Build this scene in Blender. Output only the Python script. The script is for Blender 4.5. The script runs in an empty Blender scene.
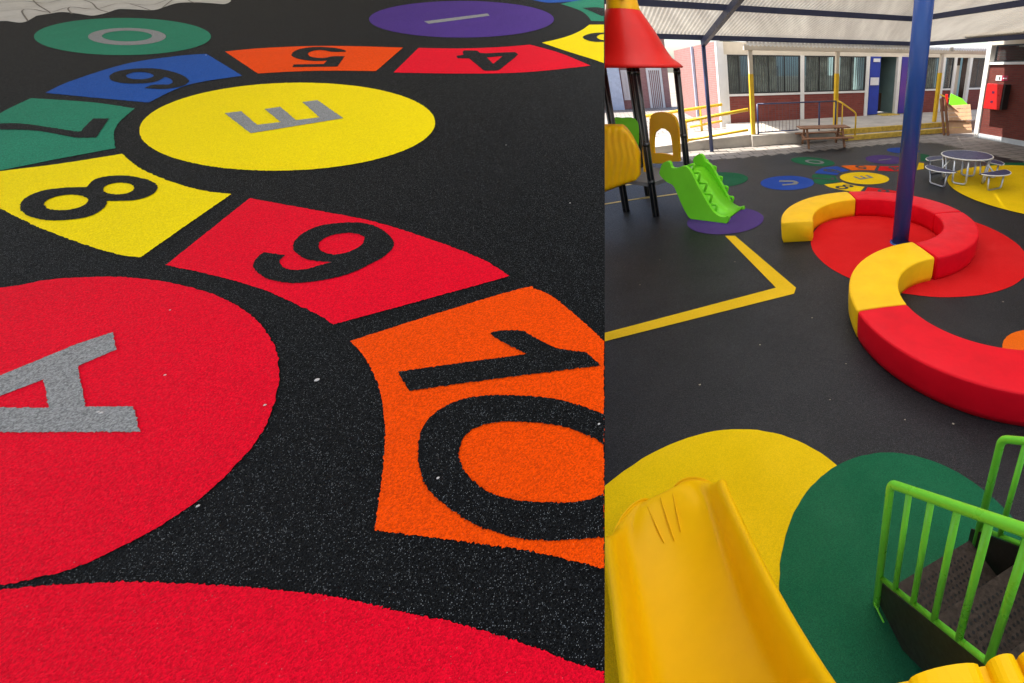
import bpy, bmesh, math, random
from mathutils import Vector, Matrix
from mathutils.geometry import tessellate_polygon
random.seed(7)
S = bpy.context.scene
C = S.collection
R = math.radians
PI = math.pi

# ------------------------------------------------------------------ camera geometry
F, PX, PY, YH, H = 400., 800., 225., 68., 2.03
TH = math.atan((PY - YH) / F)
ct, st = math.cos(TH), math.sin(TH)
RB = R(25)
U = Vector((math.cos(RB), math.sin(RB), 0)); V = Vector((-math.sin(RB), math.cos(RB), 0))
def ray(x, y):
    a = (x - PX) / F; b = (y - PY) / F
    return Vector((a, ct - b*st, -st - b*ct))
def gp(x, y, z=0.):                      # picture point -> world point at height z
    r = ray(x, y); t = (z - H) / r.z
    return Vector((r.x*t, r.y*t, z))
def zat(x, y, Y):
    r = ray(x, y); t = Y / r.y
    return Vector((r.x*t, Y, H + r.z*t))
def pv(x, y, v):                         # on an upright plane facing the yard -> (u, z)
    r = ray(x, y); t = v / r.dot(V)
    return (r.dot(U)*t, H + r.z*t)
def pu(x, y, u):
    r = ray(x, y); t = u / r.dot(U)
    return (r.dot(V)*t, H + r.z*t)
def uvw(u, v, z=0.):
    return U*u + V*v + Vector((0, 0, z))

# ------------------------------------------------------------------ materials
MATS = {}
def newmat(name):
    m = bpy.data.materials.new(name); m.use_nodes = True
    nt = m.node_tree; b = nt.nodes['Principled BSDF']
    return m, nt, b
def N(nt, t, **k):
    n = nt.nodes.new(t)
    for a, v in k.items(): setattr(n, a, v)
    return n
def mixc(nt, fac, a, b, mode='MIX'):
    n = nt.nodes.new('ShaderNodeMix'); n.data_type = 'RGBA'; n.blend_type = mode
    def put(sock, v):
        if hasattr(v, 'is_output'): nt.links.new(v, sock)
        elif isinstance(v, (int, float)): sock.default_value = v
        else: sock.default_value = (v[0], v[1], v[2], 1)
    put(n.inputs[0], fac); put(n.inputs[6], a); put(n.inputs[7], b)
    return n.outputs[2]
def ramp(nt, src, p0, p1, v0=0., v1=1.):
    n = nt.nodes.new('ShaderNodeMapRange'); n.inputs[1].default_value = p0; n.inputs[2].default_value = p1
    n.inputs[3].default_value = v0; n.inputs[4].default_value = v1; nt.links.new(src, n.inputs[0]); return n.outputs[0]
def noise(nt, scale, detail=4, rough=.6, co=None, kind='Object'):
    tc = nt.nodes.new('ShaderNodeTexCoord'); n = nt.nodes.new('ShaderNodeTexNoise')
    n.inputs['Scale'].default_value = scale; n.inputs['Detail'].default_value = detail; n.inputs['Roughness'].default_value = rough
    nt.links.new(co or tc.outputs[kind], n.inputs['Vector']); return n.outputs['Fac']
def bump(nt, b, h, strength, dist):
    n = nt.nodes.new('ShaderNodeBump'); n.inputs['Strength'].default_value = strength; n.inputs['Distance'].default_value = dist
    nt.links.new(h, n.inputs['Height']); nt.links.new(n.outputs[0], b.inputs['Normal'])
def basic(name, col, rough=.5, var=.12, nscale=6., bstr=0., bscale=60., metallic=0., spec=.5, coat=0., sss=0.):
    if name in MATS: return MATS[name]
    m, nt, b = newmat(name)
    f = noise(nt, nscale)
    c = mixc(nt, ramp(nt, f, .3, .7), [x*(1-var) for x in col], [min(1, x*(1+var)) for x in col])
    nt.links.new(c, b.inputs['Base Color'])
    b.inputs['Roughness'].default_value = rough; b.inputs['Metallic'].default_value = metallic
    b.inputs['Specular IOR Level'].default_value = spec
    if coat: b.inputs['Coat Weight'].default_value = coat; b.inputs['Coat Roughness'].default_value = .12
    nt.links.new(ramp(nt, noise(nt, nscale*2.3), .3, .75, rough*.85, min(1, rough*1.2)), b.inputs['Roughness'])
    if bstr: bump(nt, b, noise(nt, bscale), bstr, .01)
    MATS[name] = m; return m
def rubber(name, col, grain=540., speck=.03, speckc=(.3, .3, .3), var=.35, rough=.8, bstr=.7, big=.12, dust=.0, spec=.05):
    """poured rubber granules: each granule its own tone, a few pale ones (painted sparkle on the black), pitted relief, faint large blotches"""
    if name in MATS: return MATS[name]
    m, nt, b = newmat(name)
    tc = N(nt, 'ShaderNodeTexCoord')
    vo = N(nt, 'ShaderNodeTexVoronoi'); vo.inputs['Scale'].default_value = grain
    nt.links.new(tc.outputs['Object'], vo.inputs['Vector'])
    sp = N(nt, 'ShaderNodeSeparateColor'); nt.links.new(vo.outputs['Color'], sp.inputs[0])
    c = mixc(nt, sp.outputs[0], [x*(1-var) for x in col], [min(1, x*(1+var)) for x in col])
    bigf = noise(nt, 2.2, 5, .6)
    c = mixc(nt, ramp(nt, bigf, .35, .7, 0, 1), mixc(nt, 1., c, (1-big,)*3, 'MULTIPLY'), c)
    v2 = N(nt, 'ShaderNodeTexVoronoi'); v2.inputs['Scale'].default_value = grain*1.5
    nt.links.new(tc.outputs['Object'], v2.inputs['Vector'])
    s2 = N(nt, 'ShaderNodeSeparateColor'); nt.links.new(v2.outputs['Color'], s2.inputs[0])
    near = ramp(nt, v2.outputs['Distance'], .28, .42, 1, 0)
    lv = N(nt, 'ShaderNodeMath', operation='MULTIPLY'); nt.links.new(ramp(nt, s2.outputs[1], 1-speck*3, 1., 0, 1), lv.inputs[0]); nt.links.new(near, lv.inputs[1])
    sel = lv.outputs[0]
    c = mixc(nt, sel, c, speckc)
    if dust:
        c = mixc(nt, ramp(nt, noise(nt, 1.1, 8, .7), .45, .8, 0, dust), c, (.25, .23, .2))
    nt.links.new(c, b.inputs['Base Color'])
    nt.links.new(ramp(nt, sp.outputs[2], 0, 1, rough*.7, min(1, rough*1.15)), b.inputs['Roughness'])
    b.inputs['Specular IOR Level'].default_value = spec
    bump(nt, b, ramp(nt, vo.outputs['Distance'], 0, .6, 1, 0), bstr, .0016)
    MATS[name] = m; return m

BLK = (.0055, .006, .0066)
RM = dict(black=rubber('granule black', BLK, speck=.06, speckc=(.30, .32, .33), var=.7, bstr=1., spec=.06, rough=.75),  # pale specks put the sparkle of the granules into the black
    red=rubber('granule red', (.72, .0015, .018), speck=.003, speckc=(.6, .2, .2), var=.22, big=.06),
    orange=rubber('granule orange', (.85, .065, .0), speck=.002, speckc=(.8, .3, .1), var=.28, big=.06),
    yellow=rubber('granule yellow', (.90, .67, .0), speck=.004, speckc=(.3, .2, .02), var=.16, big=.05),
    green=rubber('granule green', (.022, .21, .12), speck=.008, speckc=(.15, .35, .25), var=.3, big=.1),
    blue=rubber('granule blue', (.014, .08, .34), speck=.008, speckc=(.2, .3, .5), var=.3, big=.1),
    purple=rubber('granule purple', (.07, .03, .21), speck=.008, speckc=(.2, .15, .35), var=.3, big=.1),
    grey=rubber('granule grey', (.25, .25, .245), speck=.03, speckc=(.45, .45, .45), var=.45, big=.06))
GM = dict(black=rubber('floor black', (.0135, .0132, .0155), grain=210, speck=.06, speckc=(.13, .13, .13), var=.7, big=.3, dust=.035, rough=.5, spec=.25),
    red=rubber('floor red', (.64, .011, .012), grain=330, speck=.002, speckc=(.5,.1,.1), var=.15, big=.1, dust=.05),
    orange=rubber('floor orange', (.78, .13, .005), grain=330, speck=.004, var=.15, big=.1, dust=.05),
    yellow=rubber('floor yellow', (.86, .56, .004), grain=330, speck=.004, speckc=(.4, .3, .1), var=.12, big=.12, dust=.05),
    green=rubber('floor green', (.014, .125, .055), grain=330, speck=.003, speckc=(.08,.2,.12), var=.2, big=.15, dust=.05),
    blue=rubber('floor blue', (.022, .07, .36), grain=330, speck=.006, var=.2, big=.15, dust=.05),
    purple=rubber('floor purple', (.085, .045, .19), grain=330, speck=.006, var=.2, big=.15, dust=.05),
    line=rubber('floor line', (.82, .50, .015), grain=330, speck=.004, var=.12, big=.12, dust=.04),
    grey=rubber('floor grey', (.22, .22, .22), grain=330, speck=.02, var=.3, big=.1))

def brickmat(name, c1, c2, mortar, sc=1.):
    m, nt, b = newmat(name)
    tc = N(nt, 'ShaderNodeTexCoord'); sx = N(nt, 'ShaderNodeSeparateXYZ'); nt.links.new(tc.outputs['Object'], sx.inputs[0])
    ad = N(nt, 'ShaderNodeMath', operation='ADD'); nt.links.new(sx.outputs[0], ad.inputs[0]); nt.links.new(sx.outputs[1], ad.inputs[1])
    cb = N(nt, 'ShaderNodeCombineXYZ'); nt.links.new(ad.outputs[0], cb.inputs[0]); nt.links.new(sx.outputs[2], cb.inputs[1])
    br = N(nt, 'ShaderNodeTexBrick'); nt.links.new(cb.outputs[0], br.inputs['Vector'])
    br.inputs['Scale'].default_value = 1.; br.inputs['Brick Width'].default_value = .24*sc; br.inputs['Row Height'].default_value = .072*sc
    br.inputs['Mortar Size'].default_value = .006; br.inputs['Bias'].default_value = 0
    br.inputs['Color1'].default_value = (*c1, 1); br.inputs['Color2'].default_value = (*c2, 1); br.inputs['Mortar'].default_value = (*mortar, 1)
    c = mixc(nt, ramp(nt, noise(nt, 3.), .3, .75, 0, .35), br.outputs['Color'], [x*.7 for x in c1])
    nt.links.new(c, b.inputs['Base Color']); b.inputs['Roughness'].default_value = .8
    bump(nt, b, ramp(nt, br.outputs['Fac'], 0, 1, 1, 0), .5, .004)
    return m
BRICK = brickmat('brick red', (.20, .035, .025), (.26, .05, .035), (.16, .09, .075))
BRICKD = brickmat('brick dark', (.13, .02, .014), (.17, .03, .02), (.10, .05, .04), .8)
BRICKP = brickmat('brick pale', (.36, .16, .14), (.42, .2, .17), (.4, .3, .28))

def tilemat():
    m, nt, b = newmat('interlocking pavers')
    tc = N(nt, 'ShaderNodeTexCoord')
    mp = N(nt, 'ShaderNodeMapping'); mp.inputs['Rotation'].default_value = (0, 0, -RB); nt.links.new(tc.outputs['Object'], mp.inputs[0])
    br = N(nt, 'ShaderNodeTexBrick'); nt.links.new(mp.outputs[0], br.inputs['Vector'])
    br.inputs['Scale'].default_value = 1; br.inputs['Brick Width'].default_value = .36; br.inputs['Row Height'].default_value = .36
    br.inputs['Mortar Size'].default_value = .016; br.offset = .5
    br.inputs['Color1'].default_value = (.25, .225, .20, 1); br.inputs['Color2'].default_value = (.33, .30, .27, 1); br.inputs['Mortar'].default_value = (.07, .06, .05, 1)
    c = mixc(nt, ramp(nt, noise(nt, 1.3, 8, .7), .35, .7, 0, .45), br.outputs['Color'], (.20, .17, .14))
    c = mixc(nt, ramp(nt, noise(nt, 25, 6, .7), .4, .8, 0, .3), c, (.38, .35, .32))
    nt.links.new(c, b.inputs['Base Color']); b.inputs['Roughness'].default_value = .75
    bump(nt, b, ramp(nt, br.outputs['Fac'], 0, 1, 1, 0), .4, .004)
    return m
PAVE = tilemat()
CONC = basic('concrete', (.42, .38, .33), .8, .2, 2., .3, 40)
WHITE = basic('white painted steel', (.74, .72, .68), .5, .06, 4)
CREAM = basic('cream plaster', (.66, .58, .46), .7, .08, 3)
YPAINT = basic('yellow paint', (.80, .50, .02), .4, .1, 5)
YSTEP = basic('worn yellow step paint', (.62, .42, .06), .6, .3, 9)
NAVY = basic('navy enamel', (.025, .04, .12), .35, .12, 5, spec=.6)
NAVYG, _nt, _b = newmat('glossy navy enamel')
_b.inputs['Base Color'].default_value = (.022, .07, .27, 1); _b.inputs['Roughness'].default_value = .27; _b.inputs['Specular IOR Level'].default_value = .4
MATS['glossy navy enamel'] = NAVYG
BEAM = basic('dark blue beam paint', (.022, .032, .09), .5, .15, 4)
BLACKM = basic('black steel', (.012, .012, .014), .32, .1, 5, spec=.6)
CHROME = basic('galvanised tube', (.55, .56, .58), .35, .1, 8, metallic=.8)
DARKIN = basic('dim room wall', (.05, .065, .06), .9, .4, 1.5)  # near-black colour carries the dimness of the unlit rooms
TEAL = basic('teal room wall', (.20, .30, .29), .9, .1, 2)
BROWNW = basic('brown furniture', (.09, .045, .025), .6, .3, 6)
CURT = basic('pale green curtain', (.22, .25, .215), .9, .5, 3)
WOOD = basic('weathered wood', (.27, .13, .065), .75, .3, 7, .3, 40)
TAN = basic('pale plywood', (.62, .37, .21), .7, .15, 5)
YPL = basic('yellow moulded plastic', (.88, .49, .001), .38, .05, 3, .06, 9, spec=.13)
OPL = basic('orange yellow plastic', (.93, .48, .004), .4, .06, 3, .1, 12, spec=.25)
_p = OPL.node_tree.nodes['Principled BSDF']; _p.inputs['Subsurface Weight'].default_value = .35; _p.inputs['Subsurface Radius'].default_value = (1, .5, .08); _p.inputs['Subsurface Scale'].default_value = .06
GPL = basic('lime moulded plastic', (.19, .68, .022), .36, .06, 3, .1, 12, spec=.25)
GRL = basic('lime enamel', (.18, .66, .045), .3, .08, 8, .08, 30, spec=.35)
REDPL = basic('red moulded plastic', (.70, .012, .008), .38, .06, 3, spec=.25)
BVY = basic('yellow vinyl', (.88, .50, .008), .45, .09, 4, .35, 7, spec=.15)
BVR = basic('red vinyl', (.70, .003, .013), .42, .10, 4, .35, 7, spec=.13)
BLUEP = basic('blue door paint', (.02, .05, .36), .45, .1, 4)
REDCAB = basic('red cabinet paint', (.55, .015, .015), .3, .05, 4)
PAPER = basic('paper', (.7, .7, .7), .8, .05, 8)
NET = basic('dark blue sheet', (.035, .035, .11), .5, .2, 9)
STEELB = basic('brown chequer tread', (.045, .032, .026), .6, .35, 30, .4, 200)

def glassm():
    m, nt, b = newmat('dark window glass'); b.inputs['Roughness'].default_value = .05
    b.inputs['Base Color'].default_value = (.9, .95, .93, 1)
    b.inputs['Transmission Weight'].default_value = .9; b.inputs['IOR'].default_value = 1.15; b.inputs['Alpha'].default_value = .22
    return m
GLASS = glassm()

def doorpaint():
    m, nt, b = newmat('blue to purple mural paint')
    tc = N(nt, 'ShaderNodeTexCoord'); sx = N(nt, 'ShaderNodeSeparateXYZ'); nt.links.new(tc.outputs['Object'], sx.inputs[0])
    ad = N(nt, 'ShaderNodeMath', operation='MULTIPLY_ADD'); nt.links.new(noise(nt, 2.), ad.inputs[0]); ad.inputs[1].default_value = .5; nt.links.new(sx.outputs[2], ad.inputs[2])
    cr = N(nt, 'ShaderNodeValToRGB'); nt.links.new(ramp(nt, ad.outputs[0], .4, 2.7), cr.inputs[0])
    e = cr.color_ramp.elements; e[0].color = (.03, .03, .32, 1); e[1].color = (.03, .03, .28, 1)
    a = e.new(.45); a.color = (.15, .045, .30, 1)
    nt.links.new(cr.outputs[0], b.inputs['Base Color']); b.inputs['Roughness'].default_value = .45
    return m
MURAL = doorpaint()

def roofm(name='cream translucent roof sheet', ca=(.50, .46, .40), cb=(.68, .64, .56)):
    m, nt, b = newmat(name)
    nt.nodes.remove(b); out = nt.nodes['Material Output']
    d = N(nt, 'ShaderNodeBsdfDiffuse'); t = N(nt, 'ShaderNodeBsdfTranslucent'); mx = N(nt, 'ShaderNodeMixShader')
    tc = N(nt, 'ShaderNodeTexCoord'); mp = N(nt, 'ShaderNodeMapping'); mp.inputs['Rotation'].default_value = (0, 0, -R(30)); mp.inputs['Scale'].default_value = (1.6, .12, 1)
    nt.links.new(tc.outputs['Object'], mp.inputs[0])
    f = noise(nt, 1.5, 4, .7, co=mp.outputs[0])
    c = mixc(nt, ramp(nt, f, .35, .7), ca, cb)
    nt.links.new(c, d.inputs[0]); nt.links.new(c, t.inputs[0])
    mx.inputs[0].default_value = ROOF_T
    nt.links.new(d.outputs[0], mx.inputs[1]); nt.links.new(t.outputs[0], mx.inputs[2]); nt.links.new(mx.outputs[0], out.inputs[0])
    return m
ROOF_T = .26
ROOFM = roofm()
ROOF_T = .80
ROOFC = roofm('added clear roof sheet', (.86, .86, .84), (.93, .93, .91))  # added out of view to let more daylight onto the floor

def treadm():
    m, nt, b = newmat('perforated tread')
    tc = N(nt, 'ShaderNodeTexCoord')
    f = noise(nt, 60, 6, .7)
    c = mixc(nt, ramp(nt, f, .35, .7), (.022, .015, .011), (.060, .042, .032))
    nt.links.new(c, b.inputs['Base Color']); b.inputs['Roughness'].default_value = .6; b.inputs['Specular IOR Level'].default_value = .15; bump(nt, b, f, .4, .003)
    return m
TREAD = treadm()
STRG = basic('blackened stringer', (.016, .012, .010), .5, .3, 20)
HOLE = basic('hole black', (.004, .004, .004), .9)

# ------------------------------------------------------------------ object helpers
def tagp(o, label=None, cat=None, group=None, kind=None):
    if label: o['label'] = label
    if cat: o['category'] = cat
    if group: o['group'] = group
    if kind: o['kind'] = kind
    return o
def thing(name, label, cat, loc=(0, 0, 0), rz=0, group=None):
    o = bpy.data.objects.new(name, None); C.objects.link(o); o.empty_display_size = .2
    o.location = loc; o.rotation_euler = (0, 0, rz)
    return tagp(o, label, cat, group)
def link(name, me, mat, parent=None, smooth=False, label=None):
    o = bpy.data.objects.new(name, me); C.objects.link(o)
    if mat: me.materials.append(mat)
    if parent: o.parent = parent
    if smooth:
        for p in me.polygons: p.use_smooth = True
    if label: o['label'] = label
    return o
def mesh(name, vs, fs, mat, parent=None, smooth=False, label=None):
    me = bpy.data.meshes.new(name); me.from_pydata([tuple(v) for v in vs], [], fs); me.update()
    return link(name, me, mat, parent, smooth, label)
def fixn(o):
    bm = bmesh.new(); bm.from_mesh(o.data); bmesh.ops.recalc_face_normals(bm, faces=bm.faces[:]); bm.to_mesh(o.data); bm.free(); return o
class MB:
    def __init__(s): s.v = []; s.f = []
    def add(s, vs, fs):
        n = len(s.v); s.v += [Vector(v) for v in vs]; s.f += [tuple(i+n for i in f) for f in fs]; return s
    def box(s, x0, x1, y0, y1, z0, z1):
        return s.add([(x0,y0,z0),(x1,y0,z0),(x1,y1,z0),(x0,y1,z0),(x0,y0,z1),(x1,y0,z1),(x1,y1,z1),(x0,y1,z1)],
              [(0,3,2,1),(4,5,6,7),(0,1,5,4),(1,2,6,5),(2,3,7,6),(3,0,4,7)])
    def bar(s, a, b, w, h, up=(0,0,1)):
        a = Vector(a); b = Vector(b); d = (b-a).normalized(); up = Vector(up)
        if abs(d.dot(up)) > .98: up = Vector((1,0,0))
        sx = d.cross(up).normalized(); sz = sx.cross(d)
        vs = [p + sx*(i*w/2) + sz*(j*h/2) for p in (a,b) for i,j in ((-1,-1),(1,-1),(1,1),(-1,1))]
        return s.add(vs, [(0,1,2,3),(7,6,5,4),(0,4,5,1),(1,5,6,2),(2,6,7,3),(3,7,4,0)])
    def tube(s, pts, r, n=10, closed=False):
        pts = [Vector(p) for p in pts]; m = len(pts); base = len(s.v); prev = None
        for i, p in enumerate(pts):
            if closed: d = pts[(i+1)%m] - pts[i-1]
            else: d = pts[min(i+1,m-1)] - pts[max(i-1,0)]
            d.normalize()
            if prev is None:
                a = Vector((0,0,1)) if abs(d.z) < .9 else Vector((1,0,0)); x = d.cross(a).normalized()
            else: x = (prev - d*prev.dot(d)).normalized()
            prev = x; y = d.cross(x); rr = r[i] if isinstance(r, (list, tuple)) else r
            s.v += [p + (x*math.cos(2*PI*k/n) + y*math.sin(2*PI*k/n))*rr for k in range(n)]
        for i in range(m if closed else m-1):
            for k in range(n):
                a = base+i*n+k; b = base+i*n+(k+1)%n; j = base+((i+1)%m)*n
                s.f.append((a, b, j+(k+1)%n, j+k))
        if not closed:
            s.f.append(tuple(base+k for k in reversed(range(n)))); s.f.append(tuple(base+(m-1)*n+k for k in range(n)))
        return s
    def lathe(s, c, prof, n=32):
        base = len(s.v); c = Vector(c)
        for r, z in prof:
            s.v += [c + Vector((r*math.cos(2*PI*k/n), r*math.sin(2*PI*k/n), z)) for k in range(n)]
        for i in range(len(prof)-1):
            for k in range(n): s.f.append((base+i*n+k, base+i*n+(k+1)%n, base+(i+1)*n+(k+1)%n, base+(i+1)*n+k))
        s.f.append(tuple(base+k for k in reversed(range(n)))); s.f.append(tuple(base+(len(prof)-1)*n+k for k in range(n)))
        return s
    def prism(s, poly, off):
        """closed outline (3-D points) extruded along off"""
        off = Vector(off); n = len(poly); P = [Vector(p) for p in poly]; base = len(s.v)
        s.v += P + [p+off for p in P]
        tri = tessellate_polygon([P])
        for t in tri: s.f.append(tuple(base+i for i in t)); s.f.append(tuple(base+n+i for i in reversed(t)))
        for i in range(n): j = (i+1)%n; s.f.append((base+i, base+j, base+n+j, base+n+i))
        return s
    def build(s, name, mat, parent=None, smooth=False, label=None, bevel=0.):
        o = fixn(mesh(name, s.v, s.f, mat, parent, smooth, label))
        if bevel:
            b = o.modifiers.new('b', 'BEVEL'); b.width = bevel; b.segments = 2; b.limit_method = 'ANGLE'; b.angle_limit = R(40)
        return o
def arc(a, b, c, n=8):   # rounded corner a-b-c
    a, b, c = Vector(a), Vector(b), Vector(c)
    return [(a*(1-t)**2 + b*2*t*(1-t) + c*t*t) for t in [i/n for i in range(n+1)]]
def corner(pts, r, n=6):
    pts = [Vector(p) for p in pts]; out = [pts[0]]
    for i in range(1, len(pts)-1):
        a = pts[i] + (pts[i-1]-pts[i]).normalized()*r; c = pts[i] + (pts[i+1]-pts[i]).normalized()*r
        out += arc(a, pts[i], c, n)
    return out + [pts[-1]]

def crom(p0, p1, p2, p3, t):
    return 0.5*((2*p1) + (-p0+p2)*t + (2*p0-5*p1+4*p2-p3)*t*t + (-p0+3*p1-3*p2+p3)*t**3)
def outline(pts, step=1.5):
    """points (x, y) are smooth, (x, y, 1) are corners"""
    n = len(pts); P = [Vector((p[0], p[1])) for p in pts]; K = [len(p) > 2 for p in pts]
    out = []
    for i in range(n):
        j = (i+1) % n
        a = P[i] if K[i] else P[i-1]; d = P[j] if K[j] else P[(j+1) % n]
        L = (P[j]-P[i]).length; m = max(1, int(L/step))
        for k in range(m):
            out.append(crom(a, P[i], P[j], d, k/m) if not (K[i] and K[j]) else P[i].lerp(P[j], k/m))
    return out
def ell(cx, cy, a, b, rot=0, n=72):
    c, s = math.cos(R(rot)), math.sin(R(rot))
    return [Vector((cx + a*math.cos(t)*c - b*math.sin(t)*s, cy + a*math.cos(t)*s + b*math.sin(t)*c)) for t in [2*PI*k/n for k in range(n)]]
def sc(pts, k, ox=0, oy=0):
    return [(ox + p[0]/k, oy + p[1]/k) + tuple(p[2:]) for p in pts]
def poly(pts, k, ox=0, oy=0):
    return [(p[0], p[1], 1) for p in sc(pts, k, ox, oy)]
def sheet(name, loops, fn, mat, parent, label=None, jit=0., seg=None):
    """flat marking: loops of picture points mapped onto a surface by fn; holes allowed; slightly ragged rubber edge"""
    W = []
    for L in loops:
        w = [fn(p[0], p[1]) for p in L]
        if seg:
            d = []
            for i in range(len(w)):
                a, b = w[i], w[(i+1) % len(w)]; m = max(1, min(60, int((b-a).length/seg)))
                d += [a.lerp(b, k/m) for k in range(m)]
            w = d
        if jit:
            e1 = (w[1]-w[0]).normalized(); far_ = max(w, key=lambda p: (p-w[0]).cross(e1).length); nz_ = (far_-w[0]).cross(e1).normalized(); e2 = nz_.cross(e1)
            w = [p + e1*random.gauss(0, jit) + e2*random.gauss(0, jit) for p in w]
        W.append(w)
    tri = tessellate_polygon(W); vs = [p for w in W for p in w]
    o = mesh(name, vs, [tuple(t) for t in tri], mat, parent)
    for p in o.data.polygons:
        if p.normal.z < 0: p.flip()
    if label: o['label'] = label
    return o

# ------------------------------------------------------------------ ground of the yard
g = MB(); g.add([(-150, -60, -.012), (150, -60, -.012), (150, 200, -.012), (-150, 200, -.012)], [(0, 1, 2, 3)])
tagp(g.build('ground', basic('packed earth', (.28, .24, .19), .9, .2, .5)), kind='structure')
# pavers everywhere beyond the rubber
pvg = MB(); p = [uvw(-14, -8), uvw(22, -8), uvw(22, 26), uvw(-14, 26)]
pvg.add([(q.x, q.y, -.004) for q in p], [(0, 1, 2, 3)])
tagp(pvg.build('paving', PAVE), kind='structure')
# rubber sheet with its stepped far edge (follows the rows of pavers)
edge = []
def stair(p0, p1, n, d):
    a = gp(*p0); b = gp(*p1); t = (b-a)/n; nn = Vector((-t.y, t.x, 0)).normalized()
    o = []
    for i in range(n):
        q = a + t*i
        o += [q, q + t*.72 + nn*d, q + t*.80 - nn*d*.3]
    return o
edge += [gp(540, 168)] + stair((600, 166), (745, 158), 9, .09) + stair((745, 158), (905, 143), 13, .17) + stair((905, 143), (935, 143), 3, .12) + stair((935, 143), (1040, 166), 9, .14)
edge += [uvw(8.7, 4.5), uvw(9.0, -6), uvw(-9, -6), uvw(-9, 9.6)]
rg = bpy.data.meshes.new('x')
poly3 = [Vector((q.x, q.y, 0)) for q in edge]
tri = tessellate_polygon([poly3])
rub = mesh('rubber_floor', poly3, [tuple(t) for t in tri], GM['black'])
for pl in rub.data.polygons:
    if pl.normal.z < 0: pl.flip()
tagp(rub, 'dark grey poured rubber play floor of the yard', kind='structure')
Z1, Z2, Z3 = .004, .008, .012
def gl(z): return lambda x, y: gp(x, y, 0) + Vector((0, 0, z))
def disc(name, c, r, mat, z, label, rub=rub, n=96):
    vs = [(c[0] + (r+random.gauss(0, .0015))*math.cos(2*PI*k/n), c[1] + (r+random.gauss(0, .0015))*math.sin(2*PI*k/n), z) for k in range(n)]
    o = mesh(name, vs, [tuple(range(n))], mat, rub); o['label'] = label; return o
disc('circle_marking', (-.36, 1.01), .785, GM['yellow'], Z1, 'big yellow circle under the near slide')
disc('circle_marking', (.494, 1.05), .583, GM['green'], Z2, 'dark green circle under the steps, overlapping the yellow one')
disc('circle_marking', (1.411, 4.564), 1.277, GM['red'], Z1, 'red circle inside the curl of the bench')
disc('circle_marking', (4.62, 6.95), 1.86, GM['yellow'], Z2, 'big yellow circle under the round metal table')
disc('circle_marking', (4.9, 8.15), .95, GM['green'], Z1, 'green circle beyond the yellow one at the yard corner')
disc('circle_marking', (1.93, 2.39), .39, GM['orange'], Z1, 'orange circle at the right edge inside the bench curve')
disc('circle_marking', (-1.063, 5.37), .54, GM['purple'], Z1, 'purple circle at the foot of the green slide')
disc('circle_marking', (-1.60, 7.60), .58, GM['green'], Z1, 'green circle behind the green slide')
cu = disc('circle_marking', (-.24, 7.376), .509, GM['blue'], Z1, 'blue circle with a U')
# U on the blue circle
sheet('letter', [outline(poly([(225,402),(300,402),(322,407),(335,415),(325,425),(300,428),(243,432),(240,424),(290,421),(308,416),(300,411),(222,411)], 5.69, 740, 110))], gl(Z2), GM['grey'], cu, 'grey letter U')
# yellow zigzag line
ln = [(725, 236), (735, 236), (796, 288), (794, 294), (560, 353), (560, 345), (776, 288)]
sheet('line_marking', [[Vector(q) for q in ln]], gl(Z1), GM['line'], rub, 'yellow line bending on the black floor')
for a, b, w in (((600, 205), (650, 197), .065), ((640, 199), (677, 194), .065), ((620, 186), (650, 182), .06)):
    A, B = gp(*a), gp(*b); t = (B-A).normalized(); nn = Vector((-t.y, t.x, 0))*w/2; z = Vector((0,0,Z1))
    o = mesh('line_marking', [A-nn+z, B-nn+z, B+nn+z, A+nn+z], [(0,1,2,3)], basic('faded line', (.80, .60, .22), .8), rub, label='thin pale line under the play tower')
disc('circle_marking', (2.72, 10.55), .42, GM['blue'], Z1, 'small blue circle by the paving edge left of the blue post')

# ------------------------------------------------------------------ hopscotch shapes, traced in the close view
SH = []   # (name, colour key, loops, parent index, label)
def add(*a): SH.append(a)
add('circle_marking', 'green', [ell(122.5, 36.5, 88.5, 18.6)], None, 'green circle with a letter O')            #0
add('letter', 'grey', [ell(127, 36.5, 39, 8.6), ell(127, 36, 25, 5.4)], 0, 'grey letter O')
add('circle_marking', 'purple', [ell(461.5, 19.2, 92.5, 18.3)], None, 'purple circle with a letter I')           #2
add('letter', 'grey', [outline(poly([(397,68),(600,43),(607,50),(412,76)], 3.2, 300, 0))], 2, 'grey letter I')
add('circle_marking', 'yellow', [ell(287.2, 126.6, 148, 43.8, -1.7)], None, 'yellow circle with a letter E')      #4
add('letter', 'grey', [outline(poly([(88,155),(148,148),(205,197),(290,187),(232,140),(288,132),(345,180),(430,170),(368,115),(422,108),(515,173),(182,227)], 3.596, 200, 70))], 4, 'grey letter E')
add('panel_marking', 'blue', [outline([(x/3.2, y/3.2) + t for x, y, t in [(145,297,(1,)),(225,260,()),(400,205,()),(560,180,()),(660,172,(1,)),(775,242,(1,)),(600,272,()),(475,328,(1,)),(300,312,())]])], None, 'blue panel numbered 6')  #6
k6 = 10.24
add('number', 'black', [outline(sc([(95,165),(150,125),(260,98),(400,85),(540,85),(650,98),(780,130),(870,170),(915,215,1),(870,255),(780,280),(640,296),(450,288,1),(530,255),(620,250),(700,250),(745,225),(725,195),(665,172,1),(620,200),(540,228),(400,240),(250,238),(150,220),(100,195)], k6, 100, 60)), outline(sc([(265,160),(320,132),(400,122),(500,132),(552,160),(500,185),(410,196),(310,188)], k6, 100, 60))], 6, 'black figure 6')
add('panel_marking', 'green', [outline(sc([(-60,175),(0,120),(110,65,1),(330,80),(485,102,1),(430,150),(410,190),(415,245,1),(200,285),(0,325),(-150,350,1),(-190,270,1)], 3.596, 0, 80))], None, 'green panel numbered 7')   #8
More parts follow.
